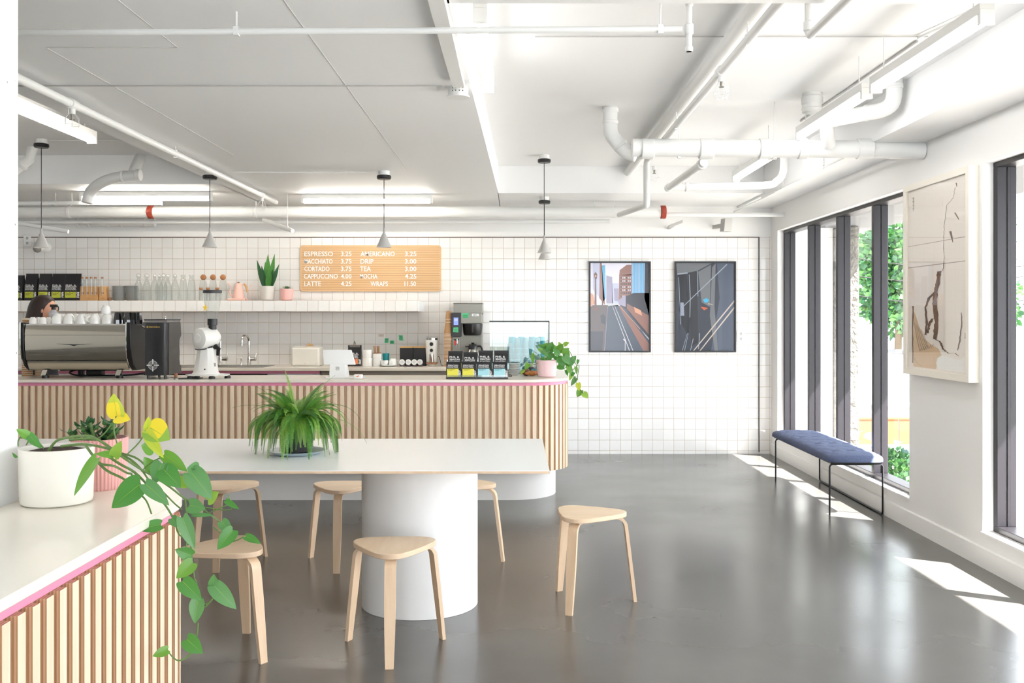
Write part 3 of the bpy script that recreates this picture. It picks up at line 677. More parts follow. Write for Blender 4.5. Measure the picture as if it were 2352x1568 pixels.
rows = [('ESPRESSO', 699, 765, '3.25', 'AMERICANO', 828, 907, '3.25'), ('MACCHIATO', 699, 764, '3.75', 'DRIP', 828, 858, '3.00'), ('CORTADO', 699, 757, '3.75', 'TEA', 827, 852, '3.00'), ('CAPPUCCINO', 698, 776, '4.00', 'MOCHA', 827, 867, '4.25'), ('LATTE', 699, 737, '4.25', 'WRAPS', 851, 891, '11.50')]
b = MB(); s_ = yb/K
for k, (a, ax0, ax1, p1, c, cx0, cx1, p2) in enumerate(rows):
    zz = Z(588.5+17.15*k, yb)-z0; hh = 11.2*s_
    for nm, tx, px, wd in (('menu_item', a, ax0, ax1-ax0), ('menu_item', c, cx0, cx1-cx0), ('price', p1, 783, 24.5), ('price', p2, 930 if k < 4 else 929, 26.5)):
        MB().text(tx, (X(px, yb)-x0, -.002, zz), hh, wd*s_).build(nm, inkw, t, smooth=0, fix=False)

# ================================================================== FRAMED PICTURES
def poly(b, pts, W, H, y, m):   # points in 0..100 units
    b.quad([(p[0]*W/100, y, H-p[1]*H/100) for p in pts], m)
def picture(px0, px1, py0, py1, lab):
    y = YB-.03; x0, x1, z1, z0 = X(px0, y), X(px1, y), Z(py0, y), Z(py1, y); W, H = x1-x0, z1-z0; f = .016
    t = thing('framed_picture', (x0, y, z0), lab, 'picture')
    MB().box(0, f, 0, .029, 0, H).box(W-f, W, 0, .029, 0, H).box(f, W-f, 0, .029, 0, f).box(f, W-f, 0, .029, H-f, H).build('frame', black, t, smooth=0)
    MB().box(f, W-f, .018, .028, f, H-f).build('backing', black, t)
    return t, W, H, f
def pm(name, c): return M(name, c, .2, coat=.15)
t, W, H, f = picture(1353, 1495, 600, 809, 'black framed city street photograph, left of the two on the tiled wall')
pc = [pm('print_sky', 'd9d6e3'), pm('print_road', '444c5c'), pm('print_glass', '5aa6cf'), pm('print_brick', '8c6257'), pm('print_dark', '33323c'), pm('print_line', 'c3c2c8'), pm('print_warm', 'cf9778'), pm('print_pave', '5b4b48'), pm('print_lilac', '9a93ac'), pm('print_pale', 'b7b9d0'), pm('print_lamp', '6b4236')]
b = MB(); Wi, Hi = W-2*f, H-2*f
def q(pts, m, lv=1): b.quad([(f+p[0]*Wi/100, .018-.0004*lv, f+Hi-p[1]*Hi/100) for p in pts], m)
q([(0, 0), (100, 0), (100, 100), (0, 100)], 0, 1)
q([(0, 52), (100, 45), (100, 100), (0, 100)], 1, 2)
q([(4, 0), (16, 0), (16, 40), (4, 30)], 9, 2); q([(16, 0), (19, 0), (25, 48), (15, 40)], 3, 3); q([(19, 3), (25, 2), (26, 40), (22, 44)], 2, 3); q([(27, 14), (37, 16), (38, 46), (27, 46)], 8, 2); q([(37, 23), (48, 23), (48, 46), (37, 46)], 9, 2); q([(40, 29), (48, 29), (48, 44), (41, 43)], 8, 3)
q([(49, 14), (70, 13), (72, 42), (48, 44)], 3, 3); q([(50, 8), (58, 4), (62, 2), (70, 2), (70, 14), (49, 14)], 3, 3)
for i in range(6):
    for j in range(7): q([(51.5+i*3.1, 16+j*3.5), (53+i*3.1, 16+j*3.5), (53+i*3.1, 17.8+j*3.5), (51.5+i*3.1, 17.8+j*3.5)], 5 if (i*j+i) % 3 else 4, 4)
q([(70, 0), (93, 0), (93, 36), (70, 40)], 2, 4)
for i in range(9): q([(71+i*2.5, 0), (71.7+i*2.5, 0), (71.7+i*2.5, 34), (71+i*2.5, 34)], 9, 5)
q([(93, 0), (100, 0), (100, 60), (92, 40)], 4, 5)
q([(48, 42), (74, 34), (100, 34), (100, 86), (60, 52), (48, 47)], 4, 5); q([(48, 42), (60, 37), (60, 50), (48, 47)], 8, 6); q([(62, 46), (78, 52), (100, 60), (100, 82), (62, 52)], 3, 6); q([(74, 50), (86, 54), (88, 60), (76, 56)], 6, 7)
q([(60, 40), (72, 36), (72, 44), (60, 46)], 4, 7)
q([(0, 48), (24, 48), (30, 48), (24, 100), (0, 100)], 7, 4); q([(0, 78), (22, 78), (20, 100), (0, 100)], 4, 5)
q([(0, 34), (5, 36), (8, 46), (0, 50)], 6, 5); q([(28, 46), (48, 46), (50, 49), (30, 49)], 5, 5); q([(30, 49), (47, 48), (100, 100), (25, 100)], 1, 5)
q([(48, 49), (52, 49), (100, 92), (100, 100), (90, 100)], 3, 6); q([(50, 49.5), (51, 49.5), (86, 76), (83.5, 75)], 6, 8); q([(83, 74), (86, 76), (100, 88), (100, 86)], 5, 8)
for (a, c) in ((37, 66), (41, 72)): q([(a, 49), (a+.7, 49), (c+1.2, 100), (c, 100)], 5, 8)
q([(29, 50), (29.5, 50), (24.5, 100), (23.5, 100)], 8, 8); q([(56, 86), (60, 88), (59.5, 100), (58.5, 100), (58.6, 89), (56, 87.5)], 5, 8)
q([(8, 12), (9.5, 12), (10.5, 52), (7, 52)], 10, 7); q([(6, 13), (8.5, 10), (11.5, 13), (11, 17), (9, 20), (7, 17)], 10, 8); q([(7.5, 14), (10, 14), (10, 16), (7.5, 16)], 6, 9); q([(7, 48), (10.5, 48), (13, 54), (4, 54)], 10, 8); q([(20, 30), (20.8, 30), (21.5, 48), (19.5, 48)], 10, 7)
q([(17, 60), (22, 58), (26, 62), (25, 70), (18, 68)], 4, 7)
b.build('print', pc, t, smooth=0, fix=False)
t, W, H, f = picture(1550, 1691, 600, 809, 'black framed dark road photograph, right of the two on the tiled wall')
b = MB(); Wi, Hi = W-2*f, H-2*f
pc = [pm('print_asphalt', '363a44'), pm('print_asphalt_light', '4b5262'), pm('print_grey', '6a6c70'), pm('print_road_line', 'b7aaa0'), pm('print_white_line', '8f97a3'), pm('print_shade', '25262c'), pm('print_cyan', '3f9fc4'), pm('print_red', 'b35a44'), pm('print_paper', '8a8fa0')]
q([(0, 0), (100, 0), (100, 100), (0, 100)], 0, 1); q([(70, 0), (100, 0), (100, 100), (60, 100), (75, 40)], 1, 2); q([(0, 0), (62, 0), (36, 9), (2, 13)], 2, 2); q([(3, 14), (18, 12), (24, 60), (22, 85), (10, 70)], 5, 2); q([(20, 12), (36, 9), (38, 90), (26, 95)], 5, 2)
q([(38, 10), (60, 2), (58, 50), (44, 45)], 2, 2); q([(62, 5), (68, 0), (66, 50), (72, 100), (66, 100), (58, 60)], 2, 3); q([(80, 5), (88, 0), (82, 50), (92, 100), (86, 100), (76, 55)], 1, 3)
q([(87, 1), (88, 2), (13, 49.5), (13, 48.5)], 4, 4); q([(100, 42), (100, 44.5), (31, 100), (29, 100)], 3, 4); q([(100, 49.5), (100, 52), (42, 100), (40, 100)], 3, 4)
q([(4, 16), (5, 16), (8, 70), (7, 70)], 4, 4); q([(2, 12), (20, 10.5), (20, 12), (2, 13.5)], 4, 4); q([(22, 13), (23, 13), (25, 40), (24, 62), (23, 62), (23.5, 40)], 4, 4); q([(36, 9), (37, 9), (38, 38), (37, 38)], 4, 4); q([(5, 45), (13, 45), (14, 60), (7, 60)], 8, 4)
q([(46, 42), (52, 40), (57, 42), (54, 45), (49, 45)], 6, 4); q([(42, 50), (45, 50), (54, 51), (54, 52), (48, 54)], 7, 4); q([(55, 46), (63, 47), (63, 47.6), (55, 46.8)], 3, 4)
for k in range(5): q([(8+k*2, 100), (9+k*2, 100), (19+k*.8, 80), (18.4+k*.8, 80)], 4 if k % 2 else 0, 4)
q([(24, 100), (25, 100), (30, 86), (29, 86)], 4, 5); q([(40, 80), (41, 80), (39, 98), (38, 98)], 4, 5)
b.build('print', pc, t, smooth=0, fix=False)
# large art on the window wall pier
t = thing('framed_artwork', (2.60, 5.565, 1.044), 'large pale framed abstract ink artwork with brown drips hung between the windows', 'picture')
W, H = .94, 1.247; f = .040; fr = M('cream_frame', 'efe8dc', .45)
MB().box(0, .059, 0, W, 0, f).box(0, .059, 0, W, H-f, H).box(0, .059, 0, f, f, H-f).box(0, .059, W-f, W, f, H-f).build('frame', fr, t, smooth=0)
MB().box(.018, .05, f, W-f, f, H-f).build('mount', M('art_paper', 'f0e7dd', .5), t)
inks = [M('ink_brown', '6f5238', .6), M('ink_tan', 'e0c29c', .6), M('ink_line', '8b7a66', .6), M('ink_white', 'f3f1ec', .6), M('ink_seal', 'a98', .6) if False else M('ink_seal', 'aa9a8c', .6)]
b = MB(); Wi, Hi = W-2*f, H-2*f
def A(u, v, lv): return (.018-.0004*lv, W-f-u/100*Wi, f+Hi-v/100*Hi)
def aq(pts, m, lv=1): b.quad([A(u, v, lv) for u, v in pts], m)
def stroke(pts, m, lv=2):
    # pts: (u, v, halfwidth u)
    L_ = []; R_ = []
    for i, (u, v, h) in enumerate(pts):
        j = random.uniform(.75, 1.3) if h > .6 else 1
        L_.append((u-h*j, v)); R_.append((u+h*j, v))
    for i in range(len(pts)-1): aq([L_[i], R_[i], R_[i+1], L_[i+1]], m, lv)
def wob(pts, n=5, a=.5):
    o = []
    for (u0, v0, h0), (u1, v1, h1) in zip(pts[:-1], pts[1:]):
        for k in range(n):
            t_ = k/n; o.append((u0+(u1-u0)*t_+random.uniform(-a, a), v0+(v1-v0)*t_, (h0+(h1-h0)*t_)*random.uniform(.8, 1.2)))
    o.append(pts[-1]); return o
aq([(8, 66), (14, 70), (20, 76), (30, 83), (42, 86), (54, 88), (60, 92), (52, 94), (50, 99), (10, 99), (8, 90)], 1, 1)
aq([(52, 93), (60, 91), (72, 92), (88, 93), (98, 90), (98, 99), (55, 99), (50, 96)], 3, 2)
stroke(wob([(9.5, 65, 1.4), (9, 80, 1.2), (9, 97, .8)]), 0, 3)
stroke(wob([(56, 47, 3.0), (53, 53, 3.2), (49, 58, 3.6), (48, 66, 3.2), (51, 74, 3.6), (48, 83, 3.0)], 6, .6), 0, 4)
stroke(wob([(49, 58, 2.6), (38, 61, 2.6), (32, 66, 1.8), (34, 74, 1.6), (32, 81, 2.0)], 6, .6), 0, 3); stroke(wob([(44, 72, 2), (38, 75, 2.4), (36, 80, 1.2)], 6, .6), 0, 3); stroke(wob([(46, 59, 1.2), (45, 64, 1), (48, 70, 1.6)]), 0, 3)
stroke(wob([(48, 83, 1.6), (56, 84, 1.4), (62, 88, 1.6), (70, 90, 1.6), (80, 89.5, 1.2), (86, 91, .6)], 8, .8), 0, 4)
stroke(wob([(90, 69, .5), (90, 76, 1.1), (87, 84, 1.4), (84, 88, .8)], 6, .5), 0, 3); stroke(wob([(98, 70, .4), (97, 77, .9), (95, 82, .4)], 6, .4), 0, 3)
stroke(wob([(80, 5, .35), (78, 10, .3), (68, 13, .3), (64, 22, .35), (62, 30, .35), (63, 42, .3), (61, 47, .5)], 7, .7), 2, 3); stroke([(82, 3, .8), (83, 5, .5)], 0, 3); stroke([(80, 18, .9), (84, 20.5, 1.0), (86, 22, .4)], 0, 3); stroke([(73, 27, 1.8), (75, 30, 1.4), (77, 33, .3)], 0, 3)
for k in range(6): stroke([(12+k*3, 74+k, .3), (16+k*4, 82+k, .3), (22+k*4, 90-k*.4, .3), (26+k*4, 88-k*.5, .3)], 2 if k % 2 else 0, 5)
stroke([(11, 94, .3), (18, 97, .3), (26, 98.5, .3)], 2, 5); aq([(0, 31), (100, 31), (100, 31.3), (0, 31.3)], 4, 3); aq([(0, 43), (100, 43), (100, 43.4), (0, 43.4)], 4, 3)
for k in range(4): aq([(8, 4+k*2), (12, 4+k*2), (12, 4.4+k*2), (8, 4.4+k*2)], 4, 3); aq([(9.5, 4.3+k*2), (10.3, 4.3+k*2), (10.3, 5.6+k*2), (9.5, 5.6+k*2)], 4, 4)
b.build('drawing', inks, t, smooth=0, fix=False)
MB().box(.010, .012, f, W-f, f, H-f).build('glazing', glass, t, smooth=0)

# ================================================================== OUTSIDE (seen through the windows)
tag(MB().box(2.84, 30, -6, 40, -.25, -.15).build('pavement', M('pale_paving', '8f8c86', .8, noise=(3, '7f7c76', .4, .7)), smooth=0), kind='structure')
tag(MB().box(2.841, 3.92, -4, 12, 2.38, 2.70).build('roof_overhang', M('soffit_grey', '5f5f61', .8, bump=(8, .2)), smooth=0), kind='structure')
o = tag(MB().box(2.90, 3.42, 10.45, 10.8, -.15, 2.379).build('outside_wall', white, smooth=0), kind='structure')
o = MB().box(3.43, 3.62, 10.2, 10.55, -.15, 2.38).build('concrete_post', concrete, bevel=.02); tag(o, 'rough grey concrete post outside between the second and third mullions', 'post')
tag(MB().box(5.0, 12, 17.5, 17.8, -.15, .72).build('garden_wall', M('white_render', 'eeeeec', .8), smooth=0), 'low white garden wall outside below the trees', 'wall')
t = thing('street_planter', (6.75, 16.6, .0), 'dark grey planter box outside on top of the white wall level', 'planter')
MB().box(-.22, .3, -.3, .3, .0, .80).build('box', greyed, t, bevel=.01); MB().box(-.27, .35, -.35, .35, .80, .86).build('rim', darkg, t, bevel=.005)
t = thing('wooden_fence', (0, 11.6, -.15), 'orange wooden board fence outside the window', 'fence')
b = MB()
for k in range(12): b.box(3.95+k*.16, 4.10+k*.16, 0, .02, .05, .35)
b.build('boards', orangew, t); MB().box(3.9, 5.9, -.01, .03, .35, .37).build('top_rail', orangew, t)
for xx in (3.93, 4.9, 5.85): MB().box(xx, xx+.04, .02, .06, 0, .37).build('post', orangew, t)
def leafblob(b, c, R, n, ls, mats, sq=(1, 1, 1), rnd=random):
    for _ in range(n):
        v = Vector((rnd.gauss(0, 1), rnd.gauss(0, 1), rnd.gauss(0, 1))).normalized(); rr_ = R*(rnd.random()**.35)
        p = Vector(c)+Vector((v.x*sq[0], v.y*sq[1], v.z*sq[2]))*rr_
        d = (v+Vector((rnd.uniform(-1, 1), rnd.uniform(-1, 1), rnd.uniform(-1, .6)))).normalized(); s2 = d.cross(Vector((rnd.random(), rnd.random(), rnd.random()))).normalized()
        L_ = ls*rnd.uniform(.7, 1.3)
        b.add([p, p+d*L_*.5+s2*L_*.35, p+d*L_, p+d*L_*.5-s2*L_*.35], [(0, 1, 2, 3)], rnd.randrange(mats))
def tree(loc, h, R, lab, n, ls, sq, mats, low=.5):
    t = thing('tree', loc, lab, 'tree', 'trees outside the windows')
    MB().tube([(0, 0, 0), (.05, 0, h*.4), (0, .05, h*.7)], [.09, .05], 8).build('trunk', stemd, t)
    b = MB()
    for k in range(9):
        a = random.uniform(0, 2*PI); rr_ = R*.6*random.random()
        leafblob(b, (rr_*math.cos(a)*sq[0], rr_*math.sin(a)*sq[1], h*low+(h*(1-low))*random.random()), R*.62, n//9, ls, len(mats), sq)
    b.build('foliage', mats, t, smooth=0, fix=False)
TL = [M('tree_leaf', '3c7038', .5), M('tree_leaf_light', '5c8d48', .5), M('tree_leaf_dark', '285232', .5)]
tree((7.3, 18.6, -.15), 3.2, 1.1, 'leafy green tree outside beyond the white wall, left one', 6500, .13, (1, .7, 1), TL)
tree((8.9, 19.6, -.15), 3.6, 1.2, 'leafy green tree outside beyond the white wall, right one', 6500, .13, (1, .7, 1), TL)
tree((5.2, 20.6, -.15), 2.7, .9, 'smaller green tree seen behind the concrete post', 3200, .13, (1, .7, 1), TL)
t = thing('shrub', (3.42, 8.75, -.15), 'bright green low shrub outside just beyond the window beside the pier', 'shrub')
b = MB(); leafblob(b, (0, 0, .17), .26, 1900, .05, 3, (1, 1.2, .75)); b.build('foliage', TL, t, smooth=0, fix=False); MB().tube([(0, 0, 0), (0, 0, .2)], .015, 6).build('stem', stemd, t)
t = thing('shrub', (3.25, 8.05, -.15), 'small green shrub outside low behind the bench end', 'shrub')
b = MB(); leafblob(b, (0, 0, .12), .18, 900, .045, 3, (1, 1.2, .7)); b.build('foliage', TL, t, smooth=0, fix=False); MB().tube([(0, 0, 0), (0, 0, .15)], .012, 6).build('stem', stemd, t)
cablem = M('black_cable', '121212', .9)
for k, (a, c) in enumerate((((3.63, 10.36, 2.05), (7.6, 12.6, 2.25)), ((3.63, 10.40, 1.86), (7.6, 12.8, 2.15)), ((3.63, 10.45, 1.66), (7.6, 13.0, 1.80)))):
    a, c = Vector(a), Vector(c); pts = []
    for q_ in range(13):
        f_ = q_/12; p = a.lerp(c, f_); p.z -= .25*4*f_*(1-f_)*.6; pts.append(p)
    t = thing('string_light', a, ('upper', 'middle', 'lower')[k]+' black cable of bulbs strung outside the windows', 'string lights', 'string lights outside')
    MB().tube([p-a for p in pts], .006, 5).build('cable', cablem, t)
    for p in pts[1::2]: MB().cyl(p-a, p-a+Vector((0, 0, -.07)), .016, 8).ball(p-a+Vector((0, 0, -.09)), .024, seg=8, rings=5).build('bulb', cablem, t)

# ================================================================== SHELF ITEMS
SY = 9.90; SZ = 1.588; u = SY/K
def coffee_bag(w, h, d, labelm, lines, lab, group, loc, rz=0, name='coffee_bag', lz=(.12, .36), tz=(.40, .70), ring=True, lfrac=.70):
    t = thing(name, loc, lab, 'coffee bag', group, rz)
    b = MB(); hw, hd = w/2, d/2; vs = []
    lv = [(0, hw*.97, hd), (h*.06, hw, hd*1.03), (h*.45, hw, hd), (h*.74, hw*.97, hd*.55), (h*.90, hw*.99, hd*.12), (h, hw*1.0, hd*.07)]
    for z, a, c in lv: vs += [(-a, -c, z), (-a*.3, -c*1.06, z), (a*.3, -c*1.06, z), (a, -c, z), (a*.985, 0, z), (a, c, z), (-a, c, z), (-a*.985, 0, z)]
    fs = []
    for i in range(len(lv)-1):
        for k in range(8): fs.append((i*8+k, i*8+(k+1) % 8, (i+1)*8+(k+1) % 8, (i+1)*8+k))
    fs += [tuple(range(8))[::-1], tuple(range(len(lv)*8-8, len(lv)*8))]
    b.add(vs, fs); b.build('pouch', bagm, t, smooth=50)
    def front(z):
        for i in range(len(lv)-1):
            if lv[i][0] <= z <= lv[i+1][0]:
                f_ = (z-lv[i][0])/(lv[i+1][0]-lv[i][0]); return -(lv[i][2]+(lv[i+1][2]-lv[i][2])*f_)*1.06-.0014
        return -hd*1.07
    def q4(x0, x1, z0, z1, dy, m, bb):
        zz = [z0]+[l_[0] for l_ in lv if z0 < l_[0] < z1]+[z1]
        for za, zb_ in zip(zz[:-1], zz[1:]): bb.quad([(x0, front(za)-dy, za), (x1, front(za)-dy, za), (x1, front(zb_)-dy, zb_), (x0, front(zb_)-dy, zb_)], m)
    b = MB(); q4(-hw*.86, hw*(-.86+2*lfrac), h*lz[0], h*lz[1], 0, 0, b)
    o = b.build('label', labelm, t, smooth=0, fix=False)
    b = MB()
    for k in range(2): q4(-hw*.74, -hw*(-.2+.3*k), h*(lz[1]-.07-.045*k), h*(lz[1]-.055-.045*k), .0006, 1, b)
    for k in range(3): q4(-hw*(.74-.45*k), -hw*(.66-.45*k), h*(lz[1]-.025), h*(lz[1]-.012), .0006, 1, b)
    n = len(lines); hh = (tz[1]-tz[0])*h/n
    for k, tx in enumerate(lines):
        z = tz[1]*h-(k+1)*hh
        b.text(tx, (0, 0, 0), hh*.78, w*(.70 if len(tx) > 6 else .11*len(tx)), 0, tr=lambda p, z=z: Vector((p.x-hw*.80, front(z+p.z)-.0004, z+p.z)))
    if ring:
        cz = h*(lz[0]+lz[1])/2
        for r0 in (.05, .105, .16): b.ring((hw*.62, front(cz)-.001, cz), r0*w, r0*w+.022*w, 0, 16, -.9*PI*.6, .9*PI*.6)
    for k in range(4): q4(hw*.78, hw*.98, h*(lz[0]+.06*k), h*(lz[0]+.03+.06*k), .0003, 0, b)
    b.build('print', [inkw, inkb], t, smooth=0, fix=False)
    return t
NAMES4 = ['PHIL &', 'SEBASTIAN', 'COFFEE', 'ROASTERS']
for k, (px0, px1, lab) in enumerate(((28, 57, 'tall black coffee bag on the shelf, cut off by the white column'), (60, 89, 'tall black coffee bag on the shelf behind the barista\'s left side, second from column'), (91, 121, 'tall black coffee bag on the shelf directly above the barista\'s head'), (121, 152, 'fourth tall black coffee bag from the column on the shelf'), (151, 188, 'tall black coffee bag on the shelf next to the tube rack'))):
    coffee_bag((px1-px0)*u*.96, (62 if k else 58)*u, .09, M('lime_label', 'bcc23c', .5) if k == 0 else MATS['lime_label'], NAMES4, lab, 'tall coffee bags on the shelf', (X((px0+px1)/2, SY), SY, SZ), lz=(.10, .32), tz=(.38, .60))
def tube_rack(px0, px1, tubes, lab):
    w_ = (px1-px0)*u; t = thing('tube_rack', (X((px0+px1)/2, SY), SY, SZ), lab, 'rack', 'wooden racks of glass tubes on the shelf')
    b = MB(); b.prism([(-w_/2, 0), (w_/2, 0), (w_/2*.97, .03), (w_/2*.82, .10), (w_/2*.80, .145), (-w_/2*.80, .145), (-w_/2*.82, .10), (-w_/2*.97, .03)], -.035, .035, axis='y')
    b.build('stand', wood, t, bevel=.003)
    for p in tubes:
        x_ = X(p, SY)-X((px0+px1)/2, SY); x_ = max(min(x_, w_/2-.012), -w_/2+.012)
        tl = MB().lathe([(.002, .05), (.010, .055), (.011, .07), (.011, .225)], (x_, -.050, 0), 10, cap1=False).build('glass_tube', clear, t)
        MB().lathe([(.0125, .222), (.0125, .238)], (x_, -.050, 0), 10).build('cork_stopper', cork, tl)
        MB().ring((x_, -.0362, .075), .0, .013, seg=14).build('slot', woodd, t, fix=False)
    MB().text('—', (-.012, -.0362, .022), .003, .024).build('engraving', woodd, t, smooth=0, fix=False)
    return t
tube_rack(183, 229, (194, 204.5, 214.5, 224), 'pale wooden rack holding four corked glass tubes on the shelf')
tube_rack(230, 249, (239.5,), 'narrow pale wooden rack with a single corked glass tube')
t = thing('wooden_stopper', (X(252, 9.86), 9.86, SZ), 'small round wooden stopper lying on the shelf beside the plates', 'stopper'); MB().lathe([(.012, 0), (.017, .006), (.017, .026), (.010, .032)], seg=16).build('stopper_body', woodd, t)
def plate(rad, lab, mt, h=.012):
    t = thing('plate', (0, 0, 0), lab, 'plate')
    MB().lathe([(rad*.55, 0), (rad*.62, .002), (rad*.98, h-.001), (rad, h+.0008), (rad*.97, h+.001), (rad*.6, .005), (rad*.01, .0045)], seg=32, cap1=True).build('dish', mt, t); return t
chg = M('grey_stoneware', 'c3c4c2', .25)
stack(plate(.070, '', chg), 16, (X(273, SY), SY, SZ), .0090, 'pale grey plate', 'of the left plate stack on the shelf', 'plates in the left shelf stack')
stack(plate(.070, '', chg), 15, (X(303, SY+.02), SY+.02, SZ), .0098, 'pale grey plate', 'of the right plate stack beside the swing-top bottles', 'plates in the right shelf stack')
def swing_bottle(loc, lab, s_=1):
    t = thing('swing_top_bottle', loc, lab, 'bottle', 'clear swing-top bottles crowded on the shelf')
    MB().lathe([(.030, 0), (.038, .005), (.039, .14), (.036, .155), (.014, .215), (.0125, .235), (.015, .24), (.015, .246)], seg=20, cap1=False).build('body', clear, t)
    MB().lathe([(.013, .246), (.015, .252), (.010, .262)], seg=12).build('stopper', china, t)
    MB().tube([(-.016, 0, .225), (-.024, -.004, .250), (-.016, -.006, .268), (.0, -.004, .272), (.018, -.004, .262), (.024, 0, .245), (.016, 0, .225)], .0012, 5, smooth=3).build('wire_clasp', steel, t)
    return t
sb = None
for k, (px, dy) in enumerate(((318, 0), (337, .03), (355, -.01), (366, .07), (375, -.02), (385, .06), (402, .0))):
    lab = ('leftmost', 'second', 'third', 'fourth', 'fifth', 'sixth', 'rightmost')[k]+' clear glass swing-top bottle in the shelf cluster'
    loc = (X(px, SY-.04+dy), SY-.04+dy, SZ)
    if sb is None: sb = swing_bottle(loc, lab)
    else: dup(sb, loc, .7*k, lab)
def carafe(px, lab, k_):
    t = thing('carafe', (X(px, SY), SY, SZ), lab, 'carafe', 'clear carafes on the shelf')
    MB().lathe([(.034, 0), (.040, .006), (.042, .10), (.036, .165), (.030, .20)] + ([(.026, .215), (.020, .232), (.025, .255), (.027, .262)] if k_ == 0 else [(.029, .205)]), seg=22, cap1=False).build('body', clear, t)
    if k_: MB().ball((0, 0, .238), .0295, seg=18, rings=10).build('cork_ball', cork, t)
    return t
carafe(421, 'clear open glass carafe on the shelf, just right of the swing-top bottles', 0); carafe(440, 'clear open glass carafe on the shelf left of the cork-ball carafes', 0)
for px, n_ in ((467, 'left'), (489.5, 'middle'), (512, 'right')): carafe(px, n_+' glass carafe closed with a cork ball on the shelf', 1)
def vial(px, Y_, lab):
    t = thing('corked_vial', (X(px, Y_), Y_, SZ), lab, 'bottle', 'small corked bottles on the shelf')
    MB().lathe([(.014, 0), (.017, .004), (.017, .085), (.011, .10), (.012, .112)], seg=14, cap1=False).build('body', clear, t); MB().lathe([(.012, .106), (.019, .114), (.019, .130)], seg=14).build('cork_stopper', cork, t)
vial(462, 9.82, 'small corked glass bottle at the left of the grinder hopper'); vial(499, 9.82, 'small corked glass bottle right of the grinder hopper top'); vial(477.5, 9.82, 'small corked glass bottle hidden behind the grinder lid')
# kettle
t = thing('pour_over_kettle', (X(549, SY), SY, SZ), 'matte pink gooseneck kettle with wooden handle standing on its base on the shelf', 'kettle')
MB().box(-.105, .075, -.055, .055, 0, .022).build('base', kettlep, t, bevel=.006)
MB().lathe([(.058, .022), (.060, .030), (.040, .135), (.030, .170), (.026, .176)], (-.005, 0, 0), 28).build('body', kettlep, t)
MB().lathe([(.012, .176), (.010, .184), (.014, .190)], (-.005, 0, 0), 14).build('lid_knob', woodd, t)
MB().tube([(-.050, 0, .05), (-.085, 0, .055), (-.095, 0, .09), (-.085, 0, .14), (-.100, 0, .170), (-.118, 0, .178)], [.008, .0045], 8, smooth=4).build('spout', kettlep, t)
MB().tube([(.020, 0, .155), (.045, 0, .165), (.07, 0, .158)], .006, 8, smooth=3).build('handle_mount', kettlep, t); MB().tube([(.050, 0, .172), (.068, 0, .150), (.078, 0, .110), (.082, 0, .085)], [.011, .008], 10, smooth=3).build('handle', wood, t)
MB().tube([(.075, 0, .01), (.12, 0, .004), (.14, 0, .10), (.11, .03, .16), (.085, .05, .10), (.09, .06, .01)], .002, 5, smooth=4).build('power_cord', kettlep, t)
# plants on the shelf
def pot(t, rad, h, mt, taper=.88, nm='pot', seg=36):
    MB().lathe([(rad*taper*.86, 0), (rad*taper, .008), (rad*(taper+1)/2, h*.45), (rad, h), (rad*.93, h), (rad*.90, h*.88), (rad*.01, h*.88)], seg=seg).build(nm, mt, t)
    MB().lathe([(rad*.89, h*.88+.001), (rad*.01, h*.90)], seg=24).build('soil', soil, t)
def blade(b, p0, p1, w_, m, bend=0, n=8, side=None):
    p0, p1 = Vector(p0), Vector(p1); d = (p1-p0); s2 = side or Vector((1, 0, 0)); s2 = Vector(s2); s2 = (s2-d.normalized()*s2.dot(d.normalized())).normalized(); nn = s2.cross(d).normalized()
    L_ = []
    for i in range(n+1):
        f_ = i/n; c = p0.lerp(p1, f_)+nn*bend*math.sin(PI*f_)+Vector((0, 0, 0)); ww = w_*(.6+.6*math.sin(PI*min(f_*1.15, 1)*.8))*(1-f_**3) + .0006
        L_.append((c-s2*ww, c+nn*ww*-.25, c+s2*ww))
    o = len(b.v)
    for a in L_: b.v += [tuple(x) for x in a]
    for i in range(n):
        for k in (0, 1): b.f.append([o+3*i+k, o+3*i+k+1, o+3*i+4+k, o+3*i+3+k]); b.m.append(m)
t = thing('snake_plant', (X(614, SY), SY, SZ), 'tall spiky snake plant in a pale grey pot on the shelf', 'potted plant')
pot(t, 18*u, 33*u, potg, .80)
b = MB(); zb = 30*u
for (dx, dz, w_, m, dy) in ((-24, 94, 4.0, 3, 0), (-12, 80, 4.2, 3, -.02), (1, 107, 5.6, 0, .01), (16, 108, 4.6, 0, .02), (28, 84, 4.0, 3, -.01), (8, 78, 5, 0, -.03), (-6, 90, 4.6, 0, .02), (14, 72, 4, 3, -.02)):
    blade(b, (dx*u*.25, dy*.5, zb*.9), (dx*u, dy, dz*u), w_*u*1.25, m, .01)
b.build('leaves', LEAF, t, smooth=60, fix=False)
t = thing('succulent', (X(658.5, SY), SY, SZ), 'small rosette succulent in a pink pot at the right end of shelf items', 'potted plant')
pot(t, 15.4*u, 27*u, terra, .86)
b = MB()
for r_ in range(4):
    for k in range(9):
        a = 2*PI*k/9+r_*.5; el = .15+.3*r_; L_ = (17-3*r_)*u; blade(b, (0, 0, 26*u), (L_*math.cos(a)*math.cos(el), L_*math.sin(a)*math.cos(el), 26*u+L_*math.sin(el)), .006, 3 if k % 2 else 6, .003, 5, side=(-math.sin(a), math.cos(a), 0))
b.build('leaves', LEAF, t, smooth=60, fix=False)

